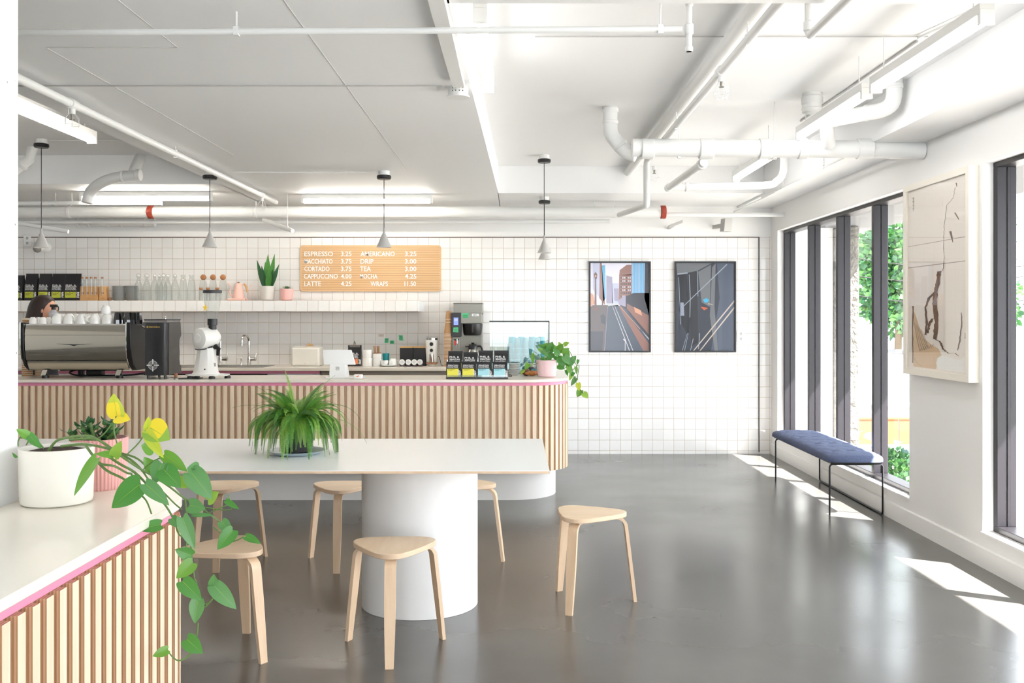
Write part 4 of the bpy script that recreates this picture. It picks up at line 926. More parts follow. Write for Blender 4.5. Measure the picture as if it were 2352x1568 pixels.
# ================================================================== ESPRESSO STATION (front counter)
CT = .95
my = 7.40; um = my/K
t = thing('espresso_machine', (0, 0, CT), 'big polished chrome espresso machine with black ends on the counter', 'espresso machine')
xa, xb = X(52, my), X(294, my)
prof = [(0.0, .412), (-.012, .36), (-.016, .30), (-.012, .22), (.002, .15), (.018, .122)]
def extr(b, prof, x0, x1, m=0, thick=.01):
    vs = []; n = len(prof)
    for x in (x0, x1):
        for (y, z) in prof: vs.append((x, my+y, z))
        for (y, z) in prof[::-1]: vs.append((x, my+y+thick, z))
    k = 2*n; fs = [tuple(range(k)), tuple(range(k, 2*k))[::-1]]+[(i, (i+1) % k, k+(i+1) % k, k+i) for i in range(k)]
    b.add(vs, fs, m)
b = MB(); extr(b, [(-.001, .412), (-.010, .375), (-.013, .345), (-.0135, .333)], xa+.02, xb-.006); b.build('upper_panel', chrome2, t, smooth=50)
b = MB(); extr(b, [(-.0135, .331), (-.016, .30), (-.012, .22), (-.004, .172), (.008, .140)], xa+.024, xb-.006); b.build('rear_panel', chrome2, t, smooth=60)
b = MB(); extr(b, [(.009, .136), (.016, .112), (.030, .085), (.048, .066)], xa+.03, xb-.01); b.build('lower_panel', M('satin_steel', 'cdc8bb', .22, 1), t, smooth=60)
MB().quad([(X(130, my), my-.0185, .268), (X(172, my), my-.0187, .262), (X(217, my), my-.0185, .268), (X(180, my), my-.0185, .258), (X(172, my), my-.0185, .250), (X(163, my), my-.0185, .258)]).build('badge', black, t, fix=False)
MB().box(xa+.02, xb, my+.085, my+.50, .075, .400).build('body', darkg, t, bevel=.01)
b = MB(); b.box(xa-.01, xb+.0, my-.002, my+.50, .405, .418); b.build('cup_tray', chrome, t, bevel=.002)
ep = [(-.024, .430), (.52, .430), (.53, .36), (.45, .30), (.44, .16), (.50, .10), (.50, .06), (.10, .06), (.03, .10), (-.005, .16), (-.022, .24), (-.026, .34)]
for x0, x1 in ((xa-.004, xa+.018), (xb-.004, xb+.030)):
    b = MB(); b.prism([(my+p[0], p[1]) for p in ep], x0, x1, axis='x'); b.build('end_panel', black, t, bevel=.004)
    b = MB(); b.tube([(x0-.001 if x0 < -3.5 else x0, my+p[0]-.004, p[1]) for p in [ep[0]]+ep[::-1][:6]], .004, 6); b.build('chrome_trim', chrome, t)
for x_ in (xa+.13, xb-.10):
    MB().obox((x_, my+.09, .055), (1, 0, .0), (0, 1, 0), (.35, 0, 1), .020, .014, .038).build('leg', MATS['satin_steel'], t, bevel=.002)
    MB().lathe([(.026, 0), (.026, .022)], (x_+.0, my+.09, 0), 16).build('foot', black, t)
    MB().lathe([(.026, 0), (.026, .080)], (x_+.13, my+.42, 0), 16).build('foot', black, t)
MB().box(xa+.14, xb-.20, my+.30, my+.46, .045, .075).box((xa+xb)/2-.03, (xa+xb)/2+.09, my+.25, my+.33, .01, .05).build('drip_tray', black, t, bevel=.006)
b = MB()
for k in range(7): z = .19+.028*k*1.25; b.tube([(xb+.03, my+.28, z), (xb+.085, my+.28, z), (xb+.085, my+.40, z)], .0025, 5)
b.build('side_rack', blackm, t)
MB().tube([(xb+.03, my+.20, .40), (xb+.07, my+.22, .37), (xb+.085, my+.28, .35), (xb+.08, my+.34, .12)], .006, 8, smooth=3).build('steam_wand', chrome, t)
MB().tube([(xa+.25, my+.35, .05), (xa+.22, my+.30, .03), (xa+.35, my+.22, .012), (xb-.1, my+.28, .012), (xb+.03, my+.4, .03)], .007, 6, smooth=4).build('hose', black, t)
# cups on the machine
def cup(rad, h, lab, group, mt=china, nm='cup', handle=True, up=False):
    t = thing(nm, (0, 0, 0), lab, 'cup', group)
    pr = [(rad, 0), (rad*1.0, h*.25), (rad*.92, h*.6), (rad*.70, h*.88), (rad*.55, h*.94), (rad*.52, h)]
    if up: pr = [(r_, h-z) for r_, z in pr[::-1]]
    MB().lathe(pr, seg=26).build('bowl', mt, t)
    if handle: MB().tube([(rad*.93, 0, h*.25), (rad*1.40, 0, h*.3), (rad*1.42, 0, h*.6), (rad*.80, 0, h*.76)], rad*.10, 6, smooth=3).build('handle', mt, t)
    return t
MZ = CT+.418; cg = 'white cups upside down on the espresso machine'
small = cup(.029, .052, 'small white cup upside down, leftmost on the machine', cg); big = cup(.042, .078, 'large white cup upside down, fourth from the machine end', cg)
small.location = (X(75.5, my+.05), my+.05, MZ); small.rotation_euler = (0, 0, 1.2)
dup(small, (X(99, my+.05), my+.05, MZ), 1.0, 'small white cup upside down, second from the left in front row')
dup(small, (X(88, my+.13), my+.13, MZ), 2.0, 'small white cup in the row behind, between the two front small cups')
dup(small, (X(112, my+.13), my+.13, MZ), 2.0, 'small white cup in the row behind, beside the first large cup')
big.location = (X(132, my+.06), my+.06, MZ); big['label'] = 'first large white cup from left on the machine, next to the spray bottle'
for k, (px, rz, lab) in enumerate(((159, -.5, 'second large white cup from left on the machine'), (188.5, -.6, 'third large white cup from left on the machine'), (218.5, -2.4, 'tall rounded white cup, fourth large one on the machine'), (247, 2.4, 'large white cup with another cup on its base'))): dup(big, (X(px, my+.06), my+.06, MZ), rz, lab)
for k, (px, lab) in enumerate(((146, 'first'), (173, 'second'), (204, 'third'), (232, 'fourth'), (258, 'fifth'))): dup(big, (X(px, my+.16), my+.16, MZ), 2.0+k, lab+' large white cup in the rear row on the machine')
dup(small, (X(243.5, my+.06), my+.06, MZ+.078), 2.4, 'small white cup balanced on top of a large cup', scale=1.25)
t = thing('faceted_glass', (0, 0, 0), 'x', 'glass', 'black faceted glasses upside down on the machine')
MB().lathe([(.032, 0), (.031, .03), (.022, .088), (.001, .088)], seg=8).build('bowl', M('smoked_glass', '19191b', .08, coat=.6), t, smooth=0)
for k, (px, dy) in enumerate(((270, .05), (293, .05), (307, .06), (318.5, .05), (283, .13))):
    lab = ('black faceted glass nearest the white cups', 'second black faceted glass in the front row', 'third black faceted glass in the front row', 'rightmost black faceted glass on the machine', 'black faceted glass in the back row')[k]
    loc = (X(px, my+dy), my+dy, MZ)
    if k == 0: t.location = loc; t['label'] = lab; g0 = t
    else: dup(g0, loc, .2*k, lab)
t = thing('spray_bottle', (X(123, my+.26), my+.26, MZ), 'translucent spray bottle with black trigger on top of the espresso machine', 'bottle')
MB().lathe([(.034, 0), (.036, .006), (.036, .085), (.016, .108), (.014, .112)], seg=20).build('body', M('frosted_plastic', 'd9d9de', .3, trans=.4), t)
MB().lathe([(.016, .110), (.016, .130)], seg=14).box(-.025, .030, -.012, .012, .130, .152).build('spray_head', black, t, bevel=.003)
MB().tube([(.028, 0, .145), (.040, 0, .125), (.034, 0, .10)], .004, 6, smooth=3).build('trigger', black, t)
# lids on the machine left
t = thing('takeaway_cup', (X(63, my+.2), my+.2, MZ), 'brown takeaway cup with pale lid standing on the machine at left', 'cup')
MB().lathe([(.030, 0), (.038, .03)], seg=20).build('cup_body', cardb, t); MB().lathe([(.040, .03), (.040, .040), (.036, .044)], seg=20).build('lid', cupw, t)
def paper_cup(lab, r0=.029, r1=.041, h=.095):
    t = thing('paper_cup', (0, 0, 0), lab, 'cup')
    MB().lathe([(r1, .004), (r0, h)], seg=20).build('wall', cardb, t); MB().lathe([(r1, 0), (r1+.002, .001), (r1+.002, .004), (r1, .005)], seg=20).build('rim', cupw, t)
    return t
stack(paper_cup(''), 9, (X(63, 7.68), 7.68, CT), .0158, 'brown paper cup', 'of the upside-down stack left of the espresso machine', 'paper cups stacked by the espresso machine')
stack(paper_cup(''), 5, (X(93, 7.74), 7.74, CT), .0118, 'brown paper cup', 'of the short stack half under the espresso machine', 'paper cups stacked behind the machine')

# black grinder
gy = 7.36
t = thing('coffee_grinder', (X(372, gy), gy, CT), 'tall black coffee grinder with a white compass emblem', 'coffee grinder'); ug = gy/K
w0, w1 = (331-372)*ug, (382-372)*ug
MB().prism([(w0, .02), (w0+.01, 0), (w0+.06, -.008), (w1-.03, -.008), (w1-.008, 0), (w1, .02), (w1, .14), (w0, .14)], .028, .425).build('front_column', M('satin_black', '201f22', .28, coat=.3), t)
sp = [(0, .03), (.30, .03), (.30, .085), (.265, .10), (.262, .12), (.255, .15), (.262, .19), (.262, .20), (.252, .24), (.256, .29), (.30, .33), (.287, .40), (.285, .425), (0, .425)]
MB().prism([(.05+p[0]*.9, p[1]) for p in sp], w1-.012, w1+.004, axis='x').build('side_panel', M('grinder_side', '45423f', .4), t, bevel=.002)
MB().prism([(.05+p[0]*.88, p[1]) for p in sp], w0+.004, w1-.012, axis='x').build('body', black, t, bevel=.003)
MB().box(w0, w1+.004, .0, .30, .426, .448).build('hopper', M('smoked_clear', '9c9794', .1, trans=.6), t, bevel=.003); MB().box(w0-.002, w1+.006, -.004, .305, .448, .455).build('lid', darkg, t, bevel=.002)
MB().lathe([(.005, .455), (.005, .463), (.009, .468), (.008, .478)], (-.01, .1, 0), 12).build('lid_knob', chrome, t)
b = MB(); ec = ((352-372)*ug, -.0095, (870-838)*ug)
for r_ in (.012, .020, .028, .034): b.ring(ec, r_, r_+.0018, 0, 28)
for k in range(4):
    a = k*PI/2; dx, dz = math.cos(a), math.sin(a); b.quad([(ec[0]+dx*.006-dz*.0015, -.010, ec[2]+dz*.006-dx*.0015), (ec[0]+dx*.036-dz*.003, -.010, ec[2]+dz*.036-dx*.003), (ec[0]+dx*.044, -.010, ec[2]+dz*.044), (ec[0]+dx*.036+dz*.003, -.010, ec[2]+dz*.036+dx*.003), (ec[0]+dx*.006+dz*.0015, -.010, ec[2]+dz*.006+dx*.0015)])
    b.ring((ec[0]+dx*.042, -.0102, ec[2]+dz*.042), 0, .005, 0, 10)
b.build('emblem', inkw, t, smooth=0, fix=False)
b = MB(); b.box((338-372)*ug, (341.5-372)*ug, -.0095, -.009, .388, .402, 0).ring(((340-372)*ug, -.0097, .395), .001, .004, 1, 12)
b.text('SIMONELLI', ((343-372)*ug, -.0092, .390), .010, .083, 0); b.build('maker_mark', [inkgold, inkb], t, smooth=0, fix=False)
for k in range(3): MB().box(w1+.004, w1+.006, .07, .11, .21+.016*k, .214+.016*k).build('vent', black, t)
for a, c in ((w0+.02, .03), (w1-.02, .03), (w0+.02, .26), (w1-.02, .26)): MB().lathe([(.010, 0), (.010, .029)], (a, c, 0), 10).build('foot', black, t)
t = thing('tamping_mat', (X(445, 7.40), 7.40, CT), 'flat black tamping mat lying between the two grinders', 'mat')
MB().prism([(-.10, -.05), (.05, -.05), (.05, .07), (-.10, .07)], 0, .007).build('mat_body', black, t, bevel=.002)
t = thing('tamper', (X(404, 7.33), 7.33, CT), 'small brown wooden handled tamper beside the black grinder', 'tamper')
MB().lathe([(.016, 0), (.016, .010), (.008, .014)], (0, 0, 0), 14).build('base', steel, t); MB().lathe([(.009, .014), (.014, .024), (.013, .040), (.006, .046)], seg=14).build('handle', woodd, t)
# white shop grinder
wy = 7.45; uw = wy/K
t = thing('shop_grinder', (X(478, wy), wy, CT), 'white floor-style bulk coffee grinder with clear hopper', 'coffee grinder')
gw = M('grinder_white', 'f0eee9', .3)
def wp(px, py): return ((px-478)*uw, (868-py)*uw)
b = MB(); x0, z0 = wp(431, 862); x1, z1 = wp(505, 855)
b.prism([(wp(431, 0)[0], -.06), (wp(446, 0)[0], -.085), (wp(500, 0)[0], -.085), (wp(506, 0)[0], -.05), (wp(526, 0)[0], -.035), (wp(524, 0)[0], .05), (wp(500, 0)[0], .09), (wp(440, 0)[0], .09)], .022, .034)
b.build('base', gw, t, bevel=.004)
b = MB(); n8 = 8; vs = []
for (z, hw, hd, cx0) in ((.034, .105, .080, 473), (.050, .092, .072, 473), (.235, .060, .055, 474)):
    c_ = wp(cx0, 0)[0]
    for k in range(8):
        a = PI/8+k*PI/4; vs.append((c_+hw*math.cos(a)*1.05, hd*math.sin(a)*1.05, z))
fs = [tuple(range(8))[::-1], tuple(range(16, 24))]
for i in (0, 1):
    for k in range(8): fs.append((i*8+k, i*8+(k+1) % 8, i*8+8+(k+1) % 8, i*8+8+k))
b.add(vs, fs); b.build('column', gw, t, bevel=.003)
hc = Vector((wp(463, 0)[0], -.075, wp(0, 776)[1])); hd_ = Vector((.52, .85, .05)).normalized()
MB().lathe([(.060, -.004), (.076, .004), (.079, .02), (.079, .12), (.070, .15), (.045, .18)], hc, 32, axis=hd_).build('motor_head', gw, t)
MB().lathe([(.036, -.007), (.034, -.012), (.020, -.012)], hc, 28, axis=hd_).build('front_cap', gw, t)
MB().tube([(wp(454, 0)[0], -.060, wp(0, 800)[1]), (wp(466, 0)[0], -.066, wp(0, 801.5)[1]), (wp(479, 0)[0], -.052, wp(0, 799.5)[1]), (wp(490, 0)[0], -.030, wp(0, 794)[1])], .004, 6, smooth=3).build('seam', darkg, t)
MB().tube([(wp(494, 0)[0], .0, wp(0, 795)[1]), (wp(503, 0)[0], -.01, wp(0, 800)[1]), (wp(500, 0)[0], 0, wp(0, 815)[1])], [.024, .012], 10).build('spout', black, t)
hx = wp(488, 0)[0]
MB().lathe([(.037, wp(0, 746)[1]), (.037, wp(0, 731)[1])], (hx, 0, 0), 24).lathe([(.030, wp(0, 756)[1]), (.030, wp(0, 746)[1])], (hx, 0, 0), 24).build('hopper_collar', black, t, bevel=.002)
MB().lathe([(.036, wp(0, 731)[1]), (.050, wp(0, 712)[1]), (.063, wp(0, 690)[1]), (.068, wp(0, 671)[1])], (hx, 0, 0), 32, cap0=False, cap1=False).build('hopper', clear, t)
MB().lathe([(.071, wp(0, 672)[1]), (.071, wp(0, 665.5)[1])], (hx, 0, 0), 32).build('hopper_lid', darkg, t, bevel=.002)
b = MB(); sc = (wp(477, 0)[0], -.056, wp(0, 706)[1]); pts = []
for k in range(10):
    a = PI/2+k*PI/5; r_ = (.030 if k % 2 == 0 else .012); pts.append((sc[0]+r_*math.cos(a)*.75, sc[1]-.004+.003*math.cos(a), sc[2]+r_*math.sin(a)))
b.quad(pts); b.build('star_sticker', M('yellow_sticker', 'e8bf36', .5), t, fix=False)
b = MB(); e3 = [(wp(495, 0)[0], -.093, wp(0, 771)[1]), (wp(500, 0)[0], -.088, wp(0, 771)[1]), (wp(497, 0)[0], -.090, wp(0, 764)[1])]
b.box(wp(494, 0)[0], wp(499, 0)[0], -.034, -.030, wp(0, 840)[1], wp(0, 832)[1]).build('side_sticker', grey, t)
MB().cyl((wp(478, 0)[0], -.083, wp(0, 846)[1]), (wp(478, 0)[0], -.074, wp(0, 846)[1]), .005, 12).build('switch', black, t)
for x_, y_ in ((wp(440, 0)[0], -.03), (wp(492, 0)[0], -.06), (wp(521, 0)[0], .02), (wp(445, 0)[0], .07)): MB().lathe([(.024, 0), (.024, .014), (.016, .022)], (x_, y_, 0), 16).build('foot', black, t)

# POS stand, card reader
py_ = 7.50; up = py_/K
t = thing('register_stand', (X(776, py_), py_, CT), 'white tablet register stand seen from behind with small square logo', 'register')
MB().prism([((742-776)*up, .07), ((748-776)*up, -.02), ((812-776)*up, -.02), ((815-776)*up, .07)], 0, .006).build('foot_plate', plaster, t, bevel=.002)
b = MB(); xs = 19*up
b.prism([(-.02, .0), (.16, .0), (.14, .03), (.060, .115), (.045, .15), (.020, .15), (.0, .10)], -xs, xs, axis='x'); b.build('stand', plaster, t, bevel=.006)
MB().quad([((739-776)*up, .035, (868-804)*up), ((806-776)*up, .035, (868-804)*up), ((817-776)*up, .012, (868-838)*up), ((743-776)*up, .012, (868-838)*up)]).build('tablet', plaster, t)
o = kids(t)[-1]; sm = o.modifiers.new('s', 'SOLIDIFY'); sm.thickness = .012; bv = o.modifiers.new('b', 'BEVEL'); bv.width = .010; bv.segments = 3; bv.limit_method = 'ANGLE'
b = MB()
lc = (.0, .0, (868-846)*up)
for (h0, h1) in ((.0105, .0135),):
    for dx0, dx1, dz0, dz1 in ((-h1, h1, h0, h1), (-h1, h1, -h1, -h0), (-h1, -h0, -h0, h0), (h0, h1, -h0, h0)): b.box(lc[0]+dx0, lc[0]+dx1, -.014, -.010, lc[2]+dz0, lc[2]+dz1)
b.box(-.004, .004, -.014, -.010, lc[2]-.004, lc[2]+.004); b.build('logo', grey, t, smooth=0)
t = thing('card_reader', (X(822, 7.38), 7.38, CT), 'small white card reader on the counter right of the register', 'card reader')
MB().box(-.033, .033, -.01, .05, 0, .034).build('body', plaster, t, bevel=.008); MB().quad([(-.012, -.0112, .016), (.0, -.0112, .014), (.014, -.0112, .024), (.010, -.0112, .028), (-.008, -.0112, .024)]).build('mark', org, t, fix=False)
MB().tube([(.033, .03, .01), (.05, .035, .012), (.065, .04, .003), (.055, .06, .003)], .0015, 5, smooth=3).build('cable', plaster, t)

# ================================================================== BACK WORKTOP ITEMS
BZ = .93; by = 9.72; ub = by/K
def bx(px, Y_=by): return X(px, Y_)
t = thing('sink', (X(478, 9.7), 9.66, BZ), 'stainless steel sink set in the back worktop', 'sink')
MB().box(-.62, .62, -.22, -.19, .0, .004).box(-.62, .62, .18, .22, 0, .004).box(-.62, -.58, -.19, .18, 0, .004).box(.58, .62, -.19, .18, 0, .004).build('rim', steel, t)
MB().box(-.58, .58, -.19, .18, .0003, .0012).build('basin', M('dark_basin', '6d6a66', .3, .9), t)
def faucet(px, lab, s_=1, gn=True):
    t = thing('faucet', (X(px, 9.86), 9.86, BZ+.004), lab, 'faucet')
    MB().lathe([(.024, 0), (.022, .004), (.020, .085)], seg=18).build('base', chrome, t)
    MB().tube([(0, 0, .08), (0, 0, .22), (0, 0, .25), (-.008, -.02, .285), (-.022, -.06, .30), (-.036, -.10, .285), (-.040, -.115, .25), (-.041, -.118, .20)], .011, 12, smooth=4).build('spout', chrome, t)
    MB().cyl((.018, 0, .060), (.075, -.01, .060), .017, 16).build('mixer_body', chrome, t); MB().tube([(.070, -.01, .065), (.080, -.012, .12)], .004, 6).build('lever', chrome, t)
faucet(572, 'chrome gooseneck faucet right of the white grinder'); faucet(506, 'chrome mixer tap half hidden behind the white grinder')
t = thing('soap_dispenser', (X(554, 9.84), 9.84, BZ+.004), 'slim chrome soap dispenser left of the gooseneck faucet', 'dispenser')
MB().lathe([(.012, 0), (.011, .055), (.006, .062), (.006, .075)], seg=14).build('body', chrome, t); MB().tube([(0, 0, .072), (-.045, -.02, .083)], .0035, 6).build('nozzle', chrome, t)
t = thing('storage_bin', (bx(704), 9.78, BZ), 'large rounded cream box with brown paper on top, on the back worktop', 'box')
MB().box(-32*ub, 32*ub, -.12, .12, 0, 43*ub).build('body', M('cream_plastic', 'e9e4da', .4), t, bevel=.02, segs=4); MB().box(-29*ub, 29*ub, -.11, .11, 43*ub-.001, 43*ub+.006).build('lid', MATS['cream_plastic'], t, bevel=.003); MB().cyl((-.002, -.122, .03), (-.002, -.119, .03), .005).build('keyhole', grey, t)
t = thing('paper_bag', (bx(706), 9.76, BZ+43*ub+.006), 'crumpled scrap of brown paper on the cream box', 'paper')
MB().add([(-.06, 0, 0), (-.02, -.03, .004), (.01, -.02, .035), (.045, -.02, .028), (.055, .01, .004), (.0, .04, .03), (-.02, .03, .001)], [(0, 1, 6), (1, 2, 5, 6), (2, 3, 5), (3, 4, 5), (0, 6, 1), (1, 4, 3, 2), (1, 6, 5, 4)]).build('crumple', M('tan_paper', 'cda778', .8), t, smooth=0)
coffee_bag(31*ub, 48*ub, .07, org, ['PHIL &', 'SEBASTIAN', 'COFFEE', 'ROASTERS'], 'black coffee bag with orange label and metal clip behind the register', 'coffee bag behind the register', (bx(815), 9.72, BZ), lz=(.10, .36), tz=(.38, .66))
t = thing('bulldog_clip', (bx(815), 9.72, BZ+46*ub), 'metal bulldog clip closing the top of the orange labelled coffee bag', 'clip')
MB().box(-.052, .052, -.012, .012, -.012, .010).build('jaw', steel, t, bevel=.002); MB().tube([(-.01, -.008, .01), (-.005, -.012, .035), (.0, -.012, .050), (.005, -.012, .035), (.01, -.008, .01)], .005, 8, smooth=3).build('grip', chrome, t)
def canister(px, Y_, rad, z0, h, lab, mt=china, lid=None):
    t = thing('canister', (X(px, Y_), Y_, z0), lab, 'canister', 'stacked white canisters on the back worktop')
    MB().lathe([(rad*.93, 0), (rad, .006), (rad, h*.78)], seg=28).build('body', mt, t)
    MB().lathe([(rad*1.02, h*.80), (rad*1.02, h*.98), (rad*.98, h)], seg=28).lathe([(rad*.97, h*.775), (rad*.97, h*.805)], seg=28).build('lid', lid or mt, t)
hh = .082
canister(844, 9.70, .052, BZ, hh, 'lower white lidded canister of the left pair'); canister(843.5, 9.70, .050, BZ+hh, hh, 'upper white lidded canister of the left pair')
canister(867, 9.70, .044, BZ, .072, 'lower white canister under the stir stick pot')
t = thing('stir_stick_pot', (bx(867), 9.70, BZ+.072), 'white pot with brown rim holding wooden stir sticks', 'pot')
MB().lathe([(.040, 0), (.045, .008), (.045, .055)], seg=24, cap1=False).lathe([(.040, .010), (.001, .010)], seg=20).build('body', china, t); MB().lathe([(.046, .055), (.046, .062), (.040, .062), (.040, .055)], seg=24, cap0=False, cap1=False).build('rim', woodd, t)
for k, (dx, lean) in enumerate(((-.018, -.02), (-.008, -.018), (.004, -.006), (.012, -.004), (.018, .0))):
    s_ = thing('stir_stick', (bx(867)+dx, 9.70, BZ+.085), ('leftmost wooden stir stick in the white pot', 'second wooden stir stick from left in the pot', 'middle wooden stir stick in the pot', 'fourth wooden stir stick in the pot', 'rightmost wooden stir stick in the pot')[k], 'stir stick', 'wooden stir sticks in the pot')
    MB().obox((lean*.5, 0, .057), (1, 0, 0), (0, 1, 0), Vector((lean*.6, 0, .12)).normalized(), .0042, .002, .060).build('stick', M('stick_wood', 'a5794f', .7) if k == 0 else MATS['stick_wood'], s_)
t = thing('teal_tumbler', (bx(884), 9.80, BZ), 'teal drinking glass behind the stir stick pot', 'glass'); MB().lathe([(.030, 0), (.036, .125)], seg=20, cap1=False).build('bowl', M('deep_teal', '1f8f93', .2), t)
t = thing('saucer', (bx(893), 9.66, BZ), 'wide white saucer holding two upside-down cups', 'saucer')
MB().lathe([(.05, 0), (.06, .003), (.092, .012), (.092, .014), (.05, .005), (.001, .005)], seg=32).build('dish', china, t)
c1 = cup(.036, .052, 'small white cup at the left of the wide saucer', 'white cups on the wide saucer', up=True, handle=False); c1.location = (bx(885), 9.66, BZ+.006); c1.scale = (1.05,)*3
c2 = cup(.044, .072, 'larger white cup upside down at the right of the wide saucer', 'white cups on the wide saucer'); c2.location = (bx(904), 9.68, BZ+.008)
# black tea boxes
for k, px in enumerate((932.5, 963.5)):
    t = thing('tea_canister', (bx(px), 9.80, BZ), ('left' if k == 0 else 'right')+' square black tin with wooden lid beside the small white grinder', 'canister', 'square black tins on the back worktop')
    MB().box(-14.5*ub, 14.5*ub, -.07, .07, 0, .182).build('body', black, t, bevel=.004); MB().box(-15*ub, 15*ub, -.072, .072, .182, .194).build('lid', wood, t, bevel=.002)
for k, px in enumerate((924, 938.5, 952, 965)):
    t = thing('label_jar', (bx(px, 9.66), 9.66, BZ), ORD[k+1].capitalize()+' small clear jar with round white label in front of the black tins', 'jar', 'small jars with round white labels')
    t['label'] = t['label'][0].lower()+t['label'][1:]
    MB().lathe([(.024, 0), (.027, .004), (.027, .040)], seg=20).build('body', M('dark_tea', '4a4140', .3) if k == 0 else MATS['dark_tea'], t)
    MB().lathe([(.028, -.004), (.028, .004)], (0, -.026, .044), 24, axis=(0, -1, 0)).build('round_label', plaster, t)
    MB().ring((0, -.0305, .044), .012, .015, seg=20).ring((0, -.0305, .044), .004, .007, seg=14).build('print', grey, t, fix=False)
t = thing('home_grinder', (bx(992.5), 9.70, BZ), 'small rounded white coffee grinder with walnut foot', 'coffee grinder')
MB().lathe([(.050, .035), (.056, .05), (.062, .14), (.064, .19), (.064, .245), (.060, .262)], seg=32).build('body', gw, t)
MB().lathe([(.058, .262), (.057, .285), (.052, .300)], seg=28, cap0=False, cap1=False).build('hopper', clear, t); MB().lathe([(.056, .263), (.055, .283)], seg=24).build('beans', chrome, t)
MB().cyl((0, -.066, .222), (0, -.060, .222), .019, 20).build('dial', black, t); MB().cyl((0, -.064, .160), (0, -.05, .160), .017, 16).build('outlet', black, t)
MB().lathe([(.026, .045), (.026, .125)], (0, -.045, 0), 20).build('catch_jar', chrome, t)
b = MB().box(-.055, .055, -.068, .05, .022, .040); b.build('foot_shelf', woodd, t, bevel=.006); MB().lathe([(.030, 0), (.046, .022)], (0, -.01, 0), 24).build('foot_dish', china, t)
MB().tube([(.06, .02, .10), (.075, .03, .08), (.09, .04, .01), (.11, .06, .004)], .003, 6, smooth=3).build('power_cord', black, t)
stack(paper_cup('', .030, .046, .115), 24, (bx(1030, 9.64), 9.64, BZ), .0139, 'brown paper cup', 'of the tall upside-down stack beside the brewer', 'paper cups in the tall stack by the brewer')
stack(paper_cup('', .023, .033, .085), 2, (bx(1030.5, 9.64), 9.64, BZ+23*.0139+.116), .030, 'small brown paper cup', 'on the tall cup stack by the brewer', 'small paper cups on the tall stack')
# coffee brewer
cy2 = 9.62; uc = cy2/K; t = thing('coffee_brewer', (X(1075, cy2), cy2, BZ), 'tall stainless steel coffee brewer with black control panel', 'coffee brewer')
def cb(px): return (px-1075)*uc
def cz(py): return Z(py, cy2)-BZ
MB().box(cb(1041), cb(1107), .06, .40, cz(722), cz(697)).box(cb(1041)-.002, cb(1107)+.002, .055, .40, cz(697), cz(695)).build('tank', steel, t, bevel=.002)
MB().box(cb(1059), cb(1107), -.02, .38, cz(742), cz(719)).build('brew_head', steel, t, bevel=.002)
MB().box(cb(1039), cb(1106), .12, .38, 0, cz(742)).build('body', steel, t, bevel=.002)
MB().box(cb(1039), cb(1056), -.02, .12, 0, cz(774)).build('water_tower', steel, t, bevel=.002)
MB().box(cb(1037), cb(1059), -.03, .12, cz(773), cz(718)).build('control_panel', darkg, t, bevel=.003)
MB().box(cb(1042.5), cb(1053), -.0312, -.0300, cz(746), cz(729)).build('screen', screenm, t)
MB().box(cb(1044), cb(1051.5), -.0318, -.0312, cz(737), cz(732)).build('readout', M('lcd_text', 'cdd6ff', .4), t)
MB().lathe([(.080, 0), (.092, .02), (.100, .105), (.100, .112)], (cb(1085), .06, cz(770)), 28).build('brew_basket', black, t); MB().box(cb(1083.5), cb(1087), -.045, -.030, cz(763), cz(745)).build('basket_handle', darkg, t, bevel=.003)
MB().obox((cb(1046), -.035, cz(787)), (1, 0, 0), (0, 1, 0), (0, 0, 1), .008, .010, .022).build('tap_lever', redm, t, bevel=.002); MB().lathe([(.006, cz(796)), (.006, cz(778))], (cb(1050), -.03, 0), 10).build('tap', chrome, t)
MB().prism([(cb(1041), cz(778)), (cb(1056), cz(778)), (cb(1048.5), cz(785))], -.0225, -.0205, axis='y').build('tap_recess', black, t)
MB().box(cb(1084), cb(1100), -.0225, -.0205, cz(726), cz(720)).build('badge', plaster, t, bevel=.001)
MB().text('≡ETS', (cb(1087), -.0232, cz(725)), .014, .040).build('badge_text', inkb, t, smooth=0, fix=False)
MB().prism([(cb(1061.5), cz(719)), (cb(1077.5), cz(719)), (cb(1076), cz(728)), (cb(1072), cz(731)), (cb(1065), cz(731)), (cb(1062), cz(726))], -.0222, -.0205, axis='y').build('sticky_note', notem, t)
for k in range(3): MB().box(cb(1064), cb(1074), -.0229, -.0222, cz(723.6+k*2.4), cz(723+k*2.4)).build('note_writing', inkb, t)
MB().prism([(cb(1042), cz(752)), (cb(1053), cz(751)), (cb(1053), cz(763)), (cb(1041), cz(762))], -.0315, -.0302, axis='y').build('sticky_note', notem, t)
for k in range(3): MB().box(cb(1043.5), cb(1051.5), -.0322, -.0315, cz(755.6+k*2.6), cz(755+k*2.6)).build('note_writing', inkb, t)
t = thing('carafe_jug', (X(1086, 9.50), 9.50, BZ), 'steel thermal jug with black lid and handle under the brewer', 'jug')
MB().lathe([(.068, 0), (.072, .01), (.070, .08), (.045, .17), (.043, .175)], seg=28).build('body', chrome, t); MB().lathe([(.045, .175), (.046, .205), (.035, .225), (.012, .228), (.018, .240)], seg=24).build('lid', black, t)
MB().tube([(.040, 0, .20), (.075, 0, .205), (.095, 0, .16), (.098, 0, .10), (.088, 0, .06)], .009, 8, smooth=3).build('handle', black, t); MB().box(-.075, -.04, -.012, .012, .195, .21).build('pour_lip', black, t, bevel=.003)
